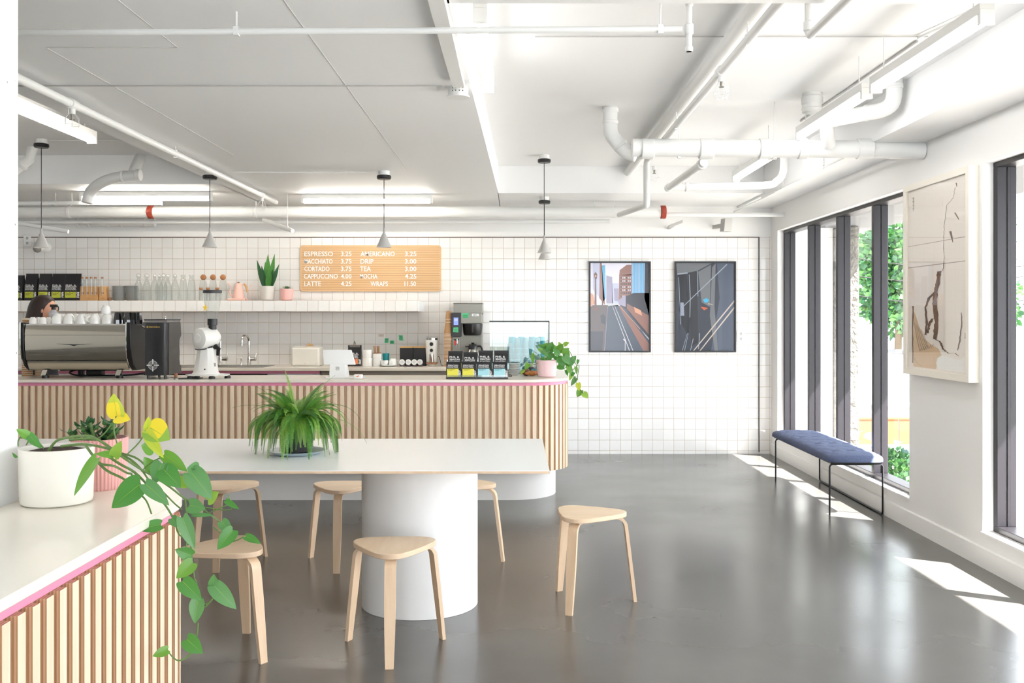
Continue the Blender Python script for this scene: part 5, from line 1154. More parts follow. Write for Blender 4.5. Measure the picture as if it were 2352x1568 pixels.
# notes on the wall
for k, (px, py, w_, h_, rz, c_, lab) in enumerate(((888, 782, 9, 11, .12, notem, 'green sticky note low on the tiles, left of the three'), (900.5, 785.5, 10, 7.5, 0, notem, 'small green sticky note on the tiles, middle of the three'), (921, 775.5, 9.5, 12, -.2, notem, 'tilted green sticky note on the tiles above the black tins'), (875.5, 770, 13, 6, 0, M('pale_label', 'd9ccc0', .6), 'pale rectangular label on the tiles above the stir sticks'))):
    y_ = YB-.0015; s2 = y_/K; t = thing('sticky_note', (X(px, y_), y_, Z(py, y_)), lab, 'note', 'paper notes stuck on the tiled wall')
    a = math.tan(rz)*.5; W2, H2 = w_*s2/2, h_*s2/2
    MB().prism([(-W2-a*H2, -H2), (W2-a*H2, -H2+a*W2), (W2+a*H2, H2+a*W2), (-W2+a*H2, H2)], -.001, .0012, axis='y').build('sheet', c_, t, smooth=0)
    b = MB()
    for j in range(3): b.box(-W2*.65, W2*.5, -.0016, -.001, H2*(.5-.5*j)-.0015, H2*(.5-.5*j)+.0015)
    b.build('writing', inkb if k < 3 else grey, t, smooth=0)

# ================================================================== BAG DISPLAY, GLASS SCREEN, GLASSES
dy_ = 7.42; ud = dy_/K
t = thing('display_rack', (X(1096, dy_), dy_, CT), 'black and clear two-tier rack displaying coffee bags on the counter', 'display rack')
w_ = 71*ud
MB().box(-w_, w_, -.045, .13, 0, .012).build('base', black, t, bevel=.002); MB().box(-w_+.005, w_-.005, .045, .125, .012, .060).build('rear_step', black, t, bevel=.002)
MB().box(-w_, w_, -.045, -.042, .012, .030).build('front_lip', clear, t, smooth=0)
for k in range(5):
    x_ = -w_+.002+k*(2*w_-.006)/4; MB().box(x_, x_+.002, -.04, .125, .012, .14).build('divider', clear, t, smooth=0)
for k, px in enumerate((1043.5, 1078.5, 1114, 1150)):
    cl = (('bright yellow', yel2), ('bright yellow', yel2), ('pale blue', blu), ('pale blue', blu))[k]
    x_ = X(px, dy_); pos = ('left end', 'second place', 'third place', 'right end')[k]
    coffee_bag(.112, .118, .055, cl[1], ['SEBASTIAN', 'ROASTERS'], 'front tier black coffee bag with '+cl[0]+' label, '+pos+' of rack', 'front coffee bags in the counter rack', (x_-.004, dy_-.008, CT+.012), lz=(.04, .56), tz=(.62, .84), lfrac=.78)
    c2 = (('yellow', yel2), ('blue', blu), ('blue', blu), ('blue', blu))[k]; hB = (.148, .140, .152, .152)[k]
    coffee_bag(.112, hB, .055, c2[1], ['PHIL &', 'SEBASTIAN', 'ROASTERS'], 'rear tier black coffee bag with '+c2[0]+' label strip, '+pos+' of rack', 'rear coffee bags in the counter rack', (x_+.004, dy_+.085, CT+.060), lz=(.05, .36), tz=(.40, .76), ring=False, lfrac=.95)
gy2 = 7.98
t = thing('glass_screen', (0, gy2, CT), 'clear green-tinted glass guard with black top bar on the counter end', 'glass guard')
xg0, xg1, zg = X(1124, gy2), X(1262, gy2), Z(738, gy2)-CT
MB().box(xg0+.003, xg1-.003, 0, .006, .004, zg).build('pane', tint, t, smooth=0); MB().box(xg1-.009, xg1-.003, .008, .5, .004, zg-.03).build('side_pane', tint, t, smooth=0)
MB().box(xg0, xg1, -.005, .011, zg-.006, zg+.006).build('top_bar', black, t, smooth=0); MB().box(xg1-.008, xg1, -.005, .011, 0, zg+.006).build('post', black, t, smooth=0)
def tumbler(r0, r1, h, mt, lab, group, nm='tumbler'):
    t = thing(nm, (0, 0, 0), lab, 'glass', group)
    MB().lathe([(r1, 0), (r1*.98, .004), (r0, h*.92), (r0*.85, h), (r0*.1, h)], seg=20, cap0=False).build('glass_wall', mt, t, smooth=40); MB().lathe([(r1+.001, 0), (r1+.001, .003), (r1-.002, .003)], seg=20, cap0=False, cap1=False).build('rim', rimm, t); return t
for k, (px, n_, Y_) in enumerate(((1172, 4, 8.12), (1188, 5, 8.10), (1207, 5, 8.12), (1234, 5, 8.12))):
    stack(tumbler(.021, .030, .088, blueglass, '', ''), n_, (X(px, Y_), Y_, CT+.016), .0485, 'clear blue glass tumbler', ('of the leftmost column on the counter', 'of the second column from left', 'of the third column from left', 'of the column behind the pothos')[k], 'columns of clear blue tumblers')
for k, px in enumerate((1176, 1198, 1222, 1243)):
    stack(tumbler(.030, .033, .10, tealglass, '', ''), 4, (X(px, 8.30), 8.30, CT+.016), .062, 'bright teal tumbler', ('of teal column behind leftmost glasses', 'of the second teal column from left', 'of the third teal column from left', 'of teal column beside the black post')[k], 'columns of bright teal tumblers')
t = thing('serving_tray', (X(1205, 8.14), 8.16, CT), 'black serving tray under the glasses and plates', 'tray')
MB().box(-.19, .19, -.10, .22, 0, .012).build('tray_base', black, t, bevel=.003); MB().tube([(-.19, -.10, .016), (.19, -.10, .016), (.19, .22, .016), (-.19, .22, .016), (-.19, -.10, .016)], .004, 6).build('tray_rim', blackm, t)
stack(plate(.056, '', china, .010), 9, (X(1180, 7.86), 7.86, CT), .0105, 'white side plate', 'of the plate pile right of the bag rack', 'white plates piled beside the bag rack')
stack(plate(.044, '', china, .009), 4, (X(1219, 7.86), 7.86, CT+.062), .0085, 'white saucer', 'of the small pile above the pastries', 'white saucers piled above the pastries')
t = thing('cake_stand', (X(1219, 7.86), 7.86, CT), 'small dark stand holding the white saucers behind the pastries', 'stand')
MB().lathe([(.035, 0), (.035, .005), (.010, .010), (.010, .052), (.045, .056), (.045, .061)], seg=24).build('stand_body', darkg, t)
cro = M('baked_crust', 'c98544', .5, noise=(25, '9c5a26', .35, .65), bump=(60, .4))
for k, (px, Y_, z_, rz, lab) in enumerate(((1222, 7.72, 0, .2, 'golden croissant lying on the counter left of the pink pot'), (1240, 7.76, 0, -.4, 'croissant tucked against the pink pot'))):
    t = thing('croissant', (X(px, Y_), Y_, CT+z_), lab, 'pastry', 'croissants beside the pink pot', rz); b = MB(); pts = []; rr_ = []
    for i in range(25):
        f_ = -1+2*i/24; pts.append((f_*.055, -.02*(1-f_*f_)+.01, .024)); rr_.append(.004+.0195*(1-abs(f_)**1.6)*(1-.16*abs(math.sin(i*1.05))))
    b.tube(pts, rr_, 12); b.build('pastry_body', cro, t)
t = thing('bun', (X(1209, 7.74), 7.76, CT+.0), 'dark baked bun behind the light green pothos leaf', 'pastry'); MB().ball((0, 0, .030), .034, sc=(1, 1, .85)).build('crust', M('dark_crust', '6d4024', .5), t)
t = thing('tongs', (X(1172, 7.62), 7.62, CT), 'small dark metal tongs end beside the bag rack', 'tongs'); MB().tube([(-.03, 0, .004), (.0, -.015, .02), (.012, -.01, .006), (-.005, .01, .004), (-.04, .012, .004)], .0025, 6, smooth=3).build('wire', blackm, t)

# ================================================================== LEAF PLANTS
def heart(b, base, d, n, L_, W_, m, fold=.25, droop=.25, seg=7, curl=0, m2=None):
    """heart-shaped leaf: base = petiole joint, d = direction to tip, n = face normal"""
    d = Vector(d).normalized(); n = Vector(n); n = (n-d*n.dot(d)).normalized(); s_ = d.cross(n)
    base = Vector(base); rows_ = []
    for i in range(seg+1):
        t_ = i/seg
        # outline: lobes go slightly behind the joint
        wv = W_*.5*(math.sin(PI*min(1, (t_*.86+.14))**.75)**.85)*(1.0 if t_ < .35 else 1-.08*(t_-.35)) if t_ < 1 else .0
        if i == 0: wv = W_*.30
        c = base+d*L_*t_+n*(-droop*L_*t_*t_*.6)
        row = []
        for k in (-1, -.5, 0, .5, 1):
            back = -.16*L_*(abs(k))*(1-t_)**3
            row.append(c+s_*wv*k+n*(fold*wv*abs(k))*(1-.3*t_)-n*curl*W_*k*k*.3+d*back)
        rows_.append(row)
    o = len(b.v)
    for r_ in rows_: b.v += [tuple(x) for x in r_]
    if W_ > .02 and m != 4:
        vn = []
        for i, r_ in enumerate(rows_): vn += [r_[2]-s_*W_*.014*(1-i/seg)+n*.0012, r_[2]+s_*W_*.014*(1-i/seg)+n*.0012]
        b.add(vn, [(2*i, 2*i+1, 2*i+3, 2*i+2) for i in range(seg-1)], 2)
    for i in range(seg):
        for k in range(4):
            b.f.append([o+5*i+k, o+5*i+k+1, o+5*i+6+k, o+5*i+5+k]); b.m.append((m2 if (m2 is not None and (i < seg*.55) and k in (0, 1, 2)) else m))
LV = LEAF
# foreground philodendron in the oval white pot
t = thing('philodendron', (-1.162, 2.462, CT), 'trailing heart-leaf vine with two yellow leaves in a round white pot', 'potted plant')
T0 = Vector((-1.162, 2.462, CT))
b = MB(); prf = [(.076, 0), (.083, .004), (.0855, .012), (.0885, .138), (.0895, .141), (.0855, .141), (.084, .128), (.001, .126)]
b.lathe(prf, (0, 0, 0), 56); b.build('pot', potw, t); MB().lathe([(.084, .128), (.05, .136), (.001, .134)], seg=40).build('soil', soil, t)
def pq(px, py, Y_): return P(px, py, Y_)-T0
b = MB()
stems = [
 [(112, 1035, 2.40), (130, 1012, 2.38), (165, 1003, 2.36), (205, 1001, 2.34), (240, 1018, 2.32), (275, 1045, 2.30), (320, 1075, 2.30), (350, 1092, 2.32), (390, 1118, 2.34), (425, 1145, 2.36), (452, 1155, 2.37), (480, 1180, 2.37), (515, 1205, 2.38), (530, 1225, 2.38)],
 [(140, 1025, 2.42), (190, 1020, 2.40), (240, 1028, 2.37), (270, 1040, 2.35), (300, 1055, 2.34), (325, 1078, 2.34), (345, 1105, 2.36), (375, 1130, 2.37), (400, 1155, 2.38), (418, 1170, 2.38)],
 [(195, 1020, 2.36), (215, 1048, 2.33), (232, 1065, 2.31), (262, 1070, 2.31), (290, 1085, 2.32), (302, 1088, 2.33), (300, 1098, 2.33), (285, 1102, 2.33)],
 [(215, 1050, 2.33), (245, 1080, 2.31), (285, 1100, 2.30), (310, 1125, 2.31), (335, 1148, 2.31), (348, 1180, 2.30)],
 [(245, 1045, 2.33), (275, 1065, 2.32), (310, 1085, 2.32), (345, 1120, 2.33), (380, 1160, 2.33), (400, 1195, 2.32), (410, 1225, 2.30), (425, 1235, 2.30)],
 [(160, 1010, 2.42), (220, 1008, 2.40), (262, 1035, 2.37), (310, 1050, 2.35), (335, 1070, 2.35), (350, 1092, 2.34)],
 [(425, 1145, 2.36), (430, 1190, 2.33), (438, 1250, 2.31), (443, 1300, 2.30), (447, 1330, 2.30)],
 [(432, 1230, 2.31), (425, 1260, 2.30), (412, 1260, 2.29)],
 [(495, 1365, 2.34), (480, 1385, 2.32), (468, 1395, 2.31), (460, 1385, 2.30)],
 [(455, 1430, 2.30), (452, 1460, 2.30), (445, 1475, 2.30)],
 [(445, 1490, 2.30), (425, 1512, 2.29), (405, 1515, 2.28), (385, 1495, 2.27)]]
for k, s_ in enumerate(stems): b.tube([pq(*p) for p in s_], [.0034 if k < 6 else .0022, .0018 if k < 6 else .0015], 7, smooth=4)
for p0, p1, p2 in (((278, 1045, 2.33), (262, 990, 2.33), (267, 955, 2.33)), ((290, 1045, 2.33), (320, 1015, 2.32), (337, 985, 2.32)), ((325, 1082, 2.33), (350, 1060, 2.33), (372, 1050, 2.34)), ((218, 1012, 2.36), (240, 995, 2.34), (262, 965, 2.33)), ((100, 1030, 2.40), (85, 1015, 2.40), (70, 1008, 2.41)), ((60, 1022, 2.40), (75, 1004, 2.40), (100, 1028, 2.40)),
                   ((42, 1025, 2.40), (42, 1012, 2.40), (50, 1000, 2.40)), ((350, 1092, 2.33), (372, 1070, 2.33), (385, 1040, 2.34)), ((525, 1246, 2.37), (545, 1240, 2.36), (560, 1232, 2.36)), ((440, 1182, 2.37), (460, 1185, 2.36), (520, 1160, 2.36)), ((470, 1165, 2.37), (530, 1170, 2.36), (524, 1135, 2.36)), ((447, 1400, 2.30), (460, 1390, 2.30), (480, 1385, 2.31)), ((447, 1370, 2.3), (452, 1340, 2.3), (447, 1330, 2.3)), ((490, 1210, 2.37), (505, 1222, 2.37), (520, 1228, 2.37)), ((520, 1200, 2.37), (528, 1208, 2.37), (535, 1212, 2.37)), ((445, 1560-80, 2.30), (438, 1500, 2.3), (430, 1510, 2.3))):
    b.tube([pq(*p0), pq(*p1), pq(*p2)], .0016, 6, smooth=4)
b.build('stems', stemm, t)
# (base px, base py, tip px, tip py, Y, width px, material, normal lean x)
lvs = [(270, 955, 258, 905, 2.33, 52, 5, (-.2, -1, .1), 4), (268, 958, 297, 962, 2.33, 36, 4, (0, -1, .5), None),
 (337, 985, 342, 958, 2.32, 22, 5, (.8, -1, 0), None), (345, 982, 388, 1008, 2.31, 66, 2, (.1, -1, .5), 4), (338, 992, 372, 1052, 2.30, 34, 5, (-.3, -1, .3), None),
 (352, 1030, 325, 1022, 2.34, 40, 1, (0, -1, .3), None), (262, 1048, 277, 1014, 2.30, 30, 2, (.3, -1, .2), None), (258, 1045, 220, 1040, 2.30, 22, 1, (0, -1, .8), None),
 (220, 1055, 162, 1137, 2.26, 40, 1, (-.4, -1, .5), None), (322, 1112, 252, 1165, 2.27, 70, 0, (.0, -1, .45), None), (378, 1045, 430, 1080, 2.33, 36, 1, (.3, -1, .6), None),
 (355, 1080, 330, 1050, 2.35, 34, 1, (0, -1, .3), None), (372, 1065, 352, 1110, 2.30, 52, 6, (-.2, -1, .3), None), (376, 1078, 414, 1118, 2.29, 52, 0, (.2, -1, .3), None), (405, 1100, 428, 1120, 2.35, 30, 2, (0, -1, .3), None),
 (335, 1112, 388, 1158, 2.26, 40, 6, (.2, -1, .6), None), (445, 1078, 440, 1075, 2.30, 10, 6, (0, -1, 0), None), (440, 1085, 486, 1145, 2.30, 58, 6, (.2, -1, .25), None), (452, 1080, 430, 1075, 2.31, 42, 6, (0, -1, .4), None),
 (478, 1148, 500, 1130, 2.35, 34, 2, (0, -1, .3), None), (436, 1160, 470, 1168, 2.32, 40, 6, (-.1, -1, .3), None), (520, 1150, 548, 1168, 2.36, 16, 0, (0, -1, .5), None), (445, 1182, 490, 1182, 2.34, 12, 6, (0, -1, .5), None),
 (368, 1205, 315, 1215, 2.27, 34, 0, (0, -1, .5), None), (395, 1190, 412, 1210, 2.31, 26, 6, (0, -1, .4), None), (420, 1190, 446, 1262, 2.28, 38, 6, (.2, -1, .1), None),
 (510, 1198, 530, 1224, 2.37, 30, 6, (0, -1, .6), None), (535, 1218, 498, 1262, 2.35, 40, 0, (0, -1, .1), None), (565, 1232, 598, 1246, 2.36, 22, 0, (0, -1, .9), None),
 (440, 1275, 402, 1262, 2.30, 34, 0, (0, -1, .2), None), (442, 1292, 404, 1328, 2.29, 40, 1, (0, -1, .1), None), (420, 1335, 462, 1378, 2.28, 44, 0, (.1, -1, .3), None),
 (492, 1350, 490, 1320, 2.33, 30, 6, (0, -1, .2), None), (492, 1345, 542, 1398, 2.32, 44, 6, (.1, -1, .4), None), (455, 1378, 446, 1432, 2.28, 40, 6, (0, -1, 0), None), (430, 1468, 464, 1500, 2.28, 44, 0, (.1, -1, .2), None), (385, 1492, 350, 1506, 2.26, 26, 1, (0, -1, .4), None),
 (66, 1002, 38, 985, 2.39, 24, 1, (0, -1, .6), None), (68, 1000, 93, 1028, 2.39, 24, 0, (.2, -1, .3), None), (38, 1050, 28, 1040, 2.41, 8, 0, (0, -1, .3), None)]
b = MB()
for (bx_, by_, tx, ty, Y_, wpx, m, nn, m2) in lvs:
    p0 = pq(bx_, by_, Y_); p1 = pq(tx, ty, Y_-.015); L_ = (p1-p0).length; heart(b, p0, p1-p0, nn, L_, wpx*.90*Y_/K, m, fold=.22, droop=.18, seg=8, m2=m2)
o = b.build('leaves', LEAF, t, smooth=60, fix=False); sm = o.modifiers.new('sub', 'SUBSURF'); sm.levels = 1; sm.render_levels = 1
# pink ribbed planter with jade
t = thing('jade_plant', (X(222, 2.66), 2.68, CT), 'dark jade succulent in a ribbed pink pot behind the round white pot', 'potted plant')
T1 = Vector((X(222, 2.66), 2.68, CT)); b = MB(); rad = .073; n_ = 180; vs = []; fs = []
for j, (z, f_) in enumerate(((0, .90), (.004, .92), (.135, 1.0), (.138, 1.0))):
    for k in range(n_):
        a = 2*PI*k/n_; r_ = rad*f_+((.0010 if k % 4 < 2 else -.0008)); vs.append((r_*math.cos(a), r_*math.sin(a), z))
for j in range(3):
    for k in range(n_): fs.append((j*n_+k, j*n_+(k+1) % n_, (j+1)*n_+(k+1) % n_, (j+1)*n_+k))
fs.append(tuple(range(n_))[::-1]); b.add(vs, fs); b.lathe([(rad, .138), (rad*.94, .138), (rad*.92, .118)], seg=45, cap0=False, cap1=False); b.build('pot', M('ribbed_pink', 'd9a09a', .5), t, smooth=0)
MB().lathe([(rad*.93, .118), (.001, .121)], seg=30).build('soil', black, t)
b = MB(); bl = MB()
for (dx, dy2, h_) in ((-.030, -.01, .05), (-.01, -.02, .062), (.025, .0, .055), (.035, -.02, .04), (-.05, -.02, .035), (.01, .02, .06), (-.03, .02, .05)):
    top = Vector((dx*1.5, dy2*1.3, .12+h_)); b.tube([(dx*.3, dy2*.3, .115), (dx, dy2, .12+h_*.5), top], [.006, .004], 6, smooth=3)
    for j in range(5):
        f_ = .35+.16*j; c = Vector((dx*.3, dy2*.3, .115)).lerp(top, f_)
        for sg in (0, 1):
            a = j*1.4+sg*PI+dx*40; dd = Vector((math.cos(a), math.sin(a)*.8, .55)).normalized(); blade(bl, c, c+dd*.030, .0075, 3 if (j+sg) % 3 else 6, .004, 5, side=(-math.sin(a), math.cos(a), .1))
b.build('stems', stemm, t); bl.build('leaves', LEAF, t, smooth=60, fix=False)
# pothos in pink pot on the bar end
t = thing('pothos', (X(1256, 7.62), 7.62, CT), 'trailing green pothos in a pale pink pot on the rounded counter end', 'potted plant')
T0 = Vector((X(1256, 7.62), 7.62, CT)); pot(t, 24.5*7.62/K, 39*7.62/K, M('pale_pink_ceramic', 'f0cdd0', .35), .84)
b = MB(); zs = []
for s_ in ([(1262, 832, 7.62), (1285, 795, 7.6), (1305, 815, 7.6), (1315, 850, 7.62), (1320, 870, 7.62), (1330, 890, 7.62), (1340, 903, 7.62)], [(1270, 832, 7.64), (1300, 800, 7.66), (1320, 830, 7.62), (1326, 845, 7.62)], [(1240, 832, 7.6), (1215, 842, 7.5), (1198, 852, 7.45)], [(1250, 830, 7.6), (1228, 815, 7.5), (1222, 835, 7.48)], [(1315, 850, 7.62), (1330, 838, 7.6), (1325, 870, 7.6)]):
    b.tube([pq(*p) for p in s_], .0028, 6, smooth=4)
b.build('stems', stemm, t); b = MB()
for (x0_, y0_, x1_, y1_, w_, m) in ((1262, 800, 1238, 792, 16, 0), (1262, 806, 1268, 786, 20, 0), (1258, 812, 1244, 806, 18, 6), (1276, 800, 1250, 788, 14, 1), (1280, 808, 1292, 790, 20, 1), (1290, 800, 1284, 786, 12, 2), (1282, 815, 1272, 800, 16, 0), (1292, 812, 1306, 800, 18, 1), (1296, 818, 1308, 835, 20, 6), (1285, 822, 1296, 840, 20, 0), (1300, 806, 1306, 826, 14, 1), (1310, 832, 1322, 818, 17, 6), (1316, 836, 1306, 828, 10, 0), (1282, 838, 1296, 846, 18, 0), (1300, 840, 1313, 836, 16, 0), (1306, 842, 1311, 858, 14, 1), (1328, 826, 1326, 836, 7, 0), (1322, 842, 1325, 858, 8, 1), (1314, 858, 1308, 872, 10, 2), (1318, 855, 1312, 863, 9, 0), (1323, 868, 1312, 884, 12, 6), (1328, 880, 1330, 896, 13, 5), (1334, 896, 1326, 910, 16, 1), (1340, 903, 1350, 913, 16, 2), (1300, 850, 1304, 862, 8, 0), (1224, 812, 1223, 835, 9, 1), (1214, 835, 1206, 848, 13, 1), (1203, 850, 1196, 858, 9, 2), (1268, 822, 1260, 808, 18, 0), (1276, 826, 1290, 818, 16, 0), (1245, 806, 1236, 800, 12, 1), (1296, 792, 1306, 786, 12, 2)):
    yy = 7.58+random.uniform(-.05, .05) if x0_ > 1235 else 7.48; p0 = pq(x0_, y0_, yy); p1 = pq(x1_, y1_, yy-.015); heart(b, p0, p1-p0, (random.uniform(-.4, .4), -1, random.uniform(.1, .7)), (p1-p0).length*1.08, w_*yy/K*1.0, m, seg=6)
b.build('leaves', LEAF, t, smooth=60, fix=False); b = MB()
for k in range(70):
    a = random.uniform(0, 2*PI); r_ = random.uniform(0, .06); p = Vector((r_*math.cos(a)-.01, r_*math.sin(a), .118)); blade(b, p, p+Vector((random.uniform(-.04, .03), random.uniform(-.03, .03), random.uniform(.01, .05))), .003, 6 if k % 3 else 2, .002, 4)
b.build('leaf_tuft', LEAF, t, smooth=60, fix=False)
# fern
fy = 4.83; T0 = Vector((X(681, fy), fy, .740))
t = thing('saucer', tuple(T0), 'shallow blue-grey saucer under the fern pot on the long table', 'saucer')
MB().lathe([(.09, 0), (.11, .002), (.140, .018), (.143, .020), (.139, .020), (.108, .006), (.001, .005)], seg=48).build('dish', saucerm, t)
t = thing('fern', (T0.x, T0.y, T0.z+.0055), 'bushy green fern in a black nursery pot on the long table', 'potted plant')
pot(t, .088, .155, potb, .84)
b = MB(); rs = MB()
def frond(a, L_, rise, droop, wmax, m, twist=0, roll=0):
    ca, sa = math.cos(a), math.sin(a); n = 34; pts = []; p = Vector((.05*ca*rnd.random(), .05*sa*rnd.random(), .145)); el = rise
    st_ = L_/n
    for i in range(n+1):
        pts.append(p.copy()); d = Vector((math.cos(el)*ca, math.cos(el)*sa, math.sin(el))); p += d*st_; el -= droop/n*(1.0+.6*i/n); el = max(el, -1.45); a += twist/n; ca, sa = math.cos(a), math.sin(a)
    rs.tube(pts[::3]+[pts[-1]], [.0014, .0005], 4)
    for i in range(3, n+1):
        f_ = i/n
        d = (pts[i]-pts[i-1]).normalized(); side = d.cross(Vector((0, 0, 1))); side = side.normalized() if side.length > .05 else Vector((-math.sin(a), math.cos(a), 0)); nn = side.cross(d); side = side*math.cos(roll)+nn*math.sin(roll); nn = side.cross(d)
        wv = wmax*(math.sin(PI*min(1, .12+f_*.9))**.7)*random.uniform(.85, 1.1) if f_ < .96 else wmax*.18
        for half in (0, .5):
            c = pts[i]-d*st_*half
            for sg in (-1, 1):
                q_ = (side*sg+d*.35-nn*.12*random.random()).normalized(); hw = d*st_*.20
                b.add([c-hw*.6, c+q_*wv*.45-hw, c+q_*wv, c+q_*wv*.45+hw, c+hw*.6], [(0, 1, 2, 3, 4)], m)
rnd = random.Random(3)
for k in range(215):
    a = 2*PI*k*.381966+rnd.uniform(-.4, .4); q_ = rnd.random()
    if q_ < .20: L_ = rnd.uniform(.26, .37); rise = rnd.uniform(.5, 1.1); dr = rnd.uniform(2.3, 3.3)
    elif q_ < .62: L_ = rnd.uniform(.19, .31); rise = rnd.uniform(.5, 1.25); dr = rnd.uniform(1.3, 2.7)
    elif q_ < .88: L_ = rnd.uniform(.17, .27); rise = rnd.uniform(1.0, 1.5); dr = rnd.uniform(.5, 2.0)
    else: L_ = rnd.uniform(.14, .22); rise = rnd.uniform(.0, .5); dr = rnd.uniform(1.0, 1.8)
    frond(a, L_, rise, dr, rnd.uniform(.017, .027), rnd.choice((0, 0, 1, 2, 1, 0)), rnd.uniform(-1.0, 1.0), rnd.uniform(-.7, .7))
frond(-.05, .37, .45, 1.3, .010, 1); frond(.15, .36, 1.0, 1.7, .022, 2); frond(PI+.1, .33, .75, .85, .010, 1); frond(PI-.3, .38, .7, 2.3, .016, 1); frond(2.2, .30, 1.35, .5, .015, 1); frond(.5, .30, 1.2, .5, .015, 1)
b.build('fronds', FERN, t, smooth=0, fix=False); rs.build('frond_stems', stemm, t)

# ================================================================== BARISTA behind the machine
px_, Yp = 99, 8.30; xp = X(px_, Yp); hb = 1.60
t = thing('person', (xp, Yp, 0), 'barista with long dark hair in a dark top working behind the espresso machine', 'person')
joints = {'pel': (0, 0, .86), 'wst': (.0, 0, 1.00), 'ch': (.0, -.01, 1.18), 'nb': (0, 0, 1.30), 'nt': (.012, -.01, 1.385), 'hd': (.022, -.02, 1.47), 'ht': (.02, -.015, 1.535),
 'ls': (.0, .16, 1.27), 'rs': (.0, -.16, 1.27), 'le': (.06, .22, 1.03), 're': (.08, -.20, 1.03), 'lw': (.27, .16, 1.02), 'rw': (.28, -.13, 1.02), 'lh': (.34, .14, 1.03), 'rh': (.35, -.11, 1.03),
 'lhp': (0, .09, .82), 'rhp': (0, -.09, .82), 'lk': (.03, .10, .46), 'rk': (.03, -.10, .46), 'la': (0, .11, .08), 'ra': (0, -.11, .08), 'lt': (.13, .11, .03), 'rt': (.13, -.11, .03)}
rad_ = {'pel': (.13, .15), 'wst': (.10, .13), 'ch': (.11, .15), 'nb': (.06, .07), 'nt': (.048, .048), 'hd': (.080, .068), 'ht': (.072, .062), 'ls': (.055, .055), 'rs': (.055, .055), 'le': (.040, .040), 're': (.040, .040), 'lw': (.026, .024), 'rw': (.026, .024), 'lh': (.022, .034), 'rh': (.022, .034),
 'lhp': (.085, .085), 'rhp': (.085, .085), 'lk': (.058, .058), 'rk': (.058, .058), 'la': (.036, .036), 'ra': (.036, .036), 'lt': (.025, .035), 'rt': (.025, .035)}
edges = [('pel', 'wst'), ('wst', 'ch'), ('ch', 'nb'), ('nb', 'nt'), ('nt', 'hd'), ('hd', 'ht'), ('ch', 'ls'), ('ch', 'rs'), ('ls', 'le'), ('rs', 're'), ('le', 'lw'), ('re', 'rw'), ('lw', 'lh'), ('rw', 'rh'), ('pel', 'lhp'), ('pel', 'rhp'), ('lhp', 'lk'), ('rhp', 'rk'), ('lk', 'la'), ('rk', 'ra'), ('la', 'lt'), ('ra', 'rt')]
for sd, hand in ((1, 'lh'), (-1, 'rh')):
    hx_, hy_, hz_ = joints[hand]
    for k in range(4):
        n0, n1 = f'{hand}f{k}', f'{hand}g{k}'; off = (k-1.5)*.017; ln = (.035, .042, .040, .030)[k]
        joints[n0] = (hx_+.03, hy_+off, hz_+.004); joints[n1] = (hx_+.03+ln, hy_+off*1.1, hz_-.018); rad_[n0] = (.009, .009); rad_[n1] = (.0075, .0075); edges += [(hand, n0), (n0, n1)]
    n0 = hand+'th'; joints[n0] = (hx_+.015, hy_-sd*.045, hz_+.006); rad_[n0] = (.010, .010); edges.append((hand, n0))
names = list(joints); me = bpy.data.meshes.new('body'); me.from_pydata([joints[n] for n in names], [(names.index(a), names.index(c)) for a, c in edges], [])
bo = bpy.data.objects.new('body', me); COL.objects.link(bo); bo.parent = t
sk = bo.modifiers.new('skin', 'SKIN'); 
if not me.skin_vertices: 
    bpy.context.view_layer.objects.active = bo
for i, n in enumerate(names):
    me.skin_vertices[0].data[i].radius = rad_[n]; me.skin_vertices[0].data[i].use_root = (n == 'pel')
ss = bo.modifiers.new('sub', 'SUBSURF'); ss.levels = 2; ss.render_levels = 2; sk.use_smooth_shade = True; me.materials.append(skin)
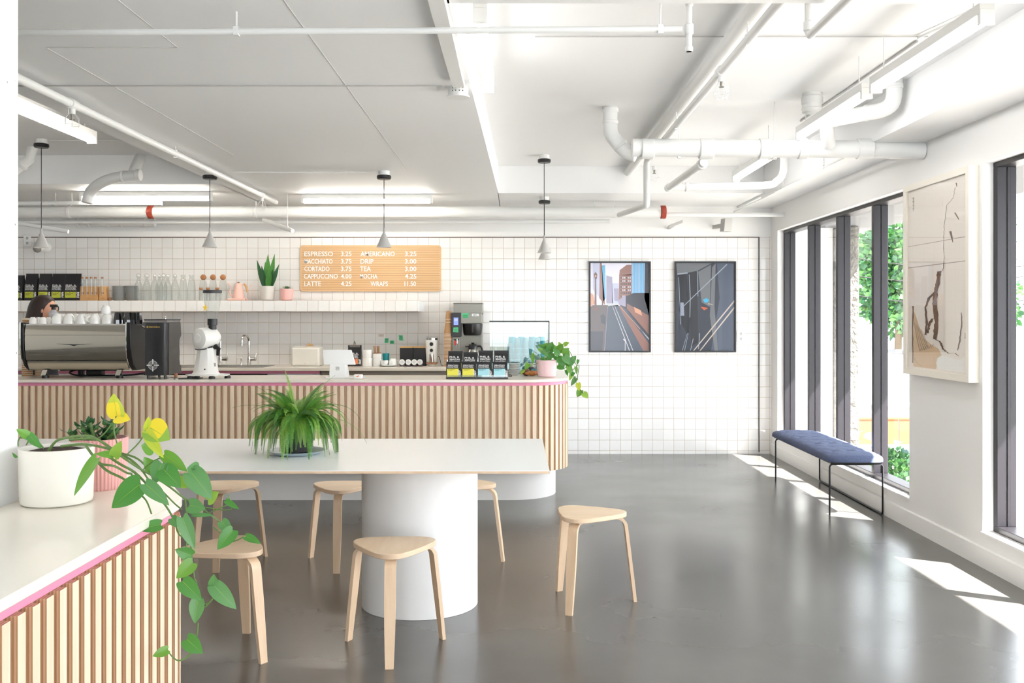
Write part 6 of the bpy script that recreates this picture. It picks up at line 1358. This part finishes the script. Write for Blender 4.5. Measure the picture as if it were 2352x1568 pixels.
# face: turned to the right of the picture (+X)
MB().ball((.040, -.02, 1.485), .085, seg=20, rings=12, sc=(.95, .80, 1.20)).build('face', skin, t); MB().ball((.121, -.02, 1.475), .014, seg=8, rings=6, sc=(1, .7, 1.2)).build('nose', skin, t)
for sg in (-1, 1): MB().ball((.105, -.02+sg*.032, 1.498), .010, seg=8, rings=6).build('eye', M('eye_dark', '2a211e', .2) if sg < 0 else MATS['eye_dark'], t); MB().ball((.030, -.02+sg*.069, 1.478), .018, seg=8, rings=6, sc=(.8, .4, 1.3)).build('ear', skin, t)
MB().ball((.112, -.02, 1.440), .012, seg=8, rings=5, sc=(.6, 1.6, .5)).build('mouth', M('lips', 'b8655c', .4), t)
b = MB(); hv = []; segs_ = 26
rings_ = [(1.612, .018, .018, .015), (1.600, .058, .055, .014), (1.575, .088, .078, .010), (1.54, .104, .090, .0), (1.50, .104, .094, -.012), (1.46, .100, .094, -.024), (1.41, .098, .096, -.040), (1.36, .100, .100, -.052), (1.30, .098, .104, -.060), (1.24, .080, .100, -.064), (1.20, .045, .070, -.066)]
for (z, rx, ry, ox) in rings_:
    for k in range(segs_):
        a = 2*PI*k/segs_; ca = math.cos(a); x_ = rx*ca+ox; y_ = ry*math.sin(a)-.015
        if z < 1.56 and ca > .2: x_ = min(x_, .095 if z > 1.465 else (.03+.062*(z-1.42)/.07 if z > 1.42 else .02))
        wv = 1+.03*math.sin(7*a+z*30); hv.append((x_*1.0, y_*wv, z))
fs = [(i*segs_+k, i*segs_+(k+1) % segs_, (i+1)*segs_+(k+1) % segs_, (i+1)*segs_+k) for i in range(len(rings_)-1) for k in range(segs_)]+[tuple(range(segs_)), tuple(range((len(rings_)-1)*segs_, len(rings_)*segs_))[::-1]]
b.add(hv, fs); o = b.build('hair', hairm, t, smooth=180); ss = o.modifiers.new('sub', 'SUBSURF'); ss.levels = 1; ss.render_levels = 1
b = MB().lathe([(.16, .83), (.145, .92), (.13, 1.02), (.15, 1.15), (.165, 1.24), (.12, 1.31), (.075, 1.335)], (0, -.0, 0), 28, sx=.78, sy=1.08); b.build('shirt', cloth, t)
for sd, s0, e0 in ((1, 'ls', 'le'), (-1, 'rs', 're')): MB().tube([joints[s0], Vector(joints[s0]).lerp(Vector(joints[e0]), .6)], [.068, .058], 14).build('sleeve', cloth, t)
MB().lathe([(.155, .88), (.16, .80), (.155, .70)], (0, 0, 0), 28, sx=.85, sy=1.15).build('waistband', MATS['satin_black'], t)
for sd in (1, -1): MB().tube([(0, sd*.085, .80), (.03, sd*.10, .46), (0, sd*.11, .10)], [.098, .055], 16).build('trouser_leg', MATS['satin_black'], t); MB().box(-.06, .17, sd*.11-.045, sd*.11+.045, 0, .075).build('shoe', black, t, bevel=.02, segs=3)
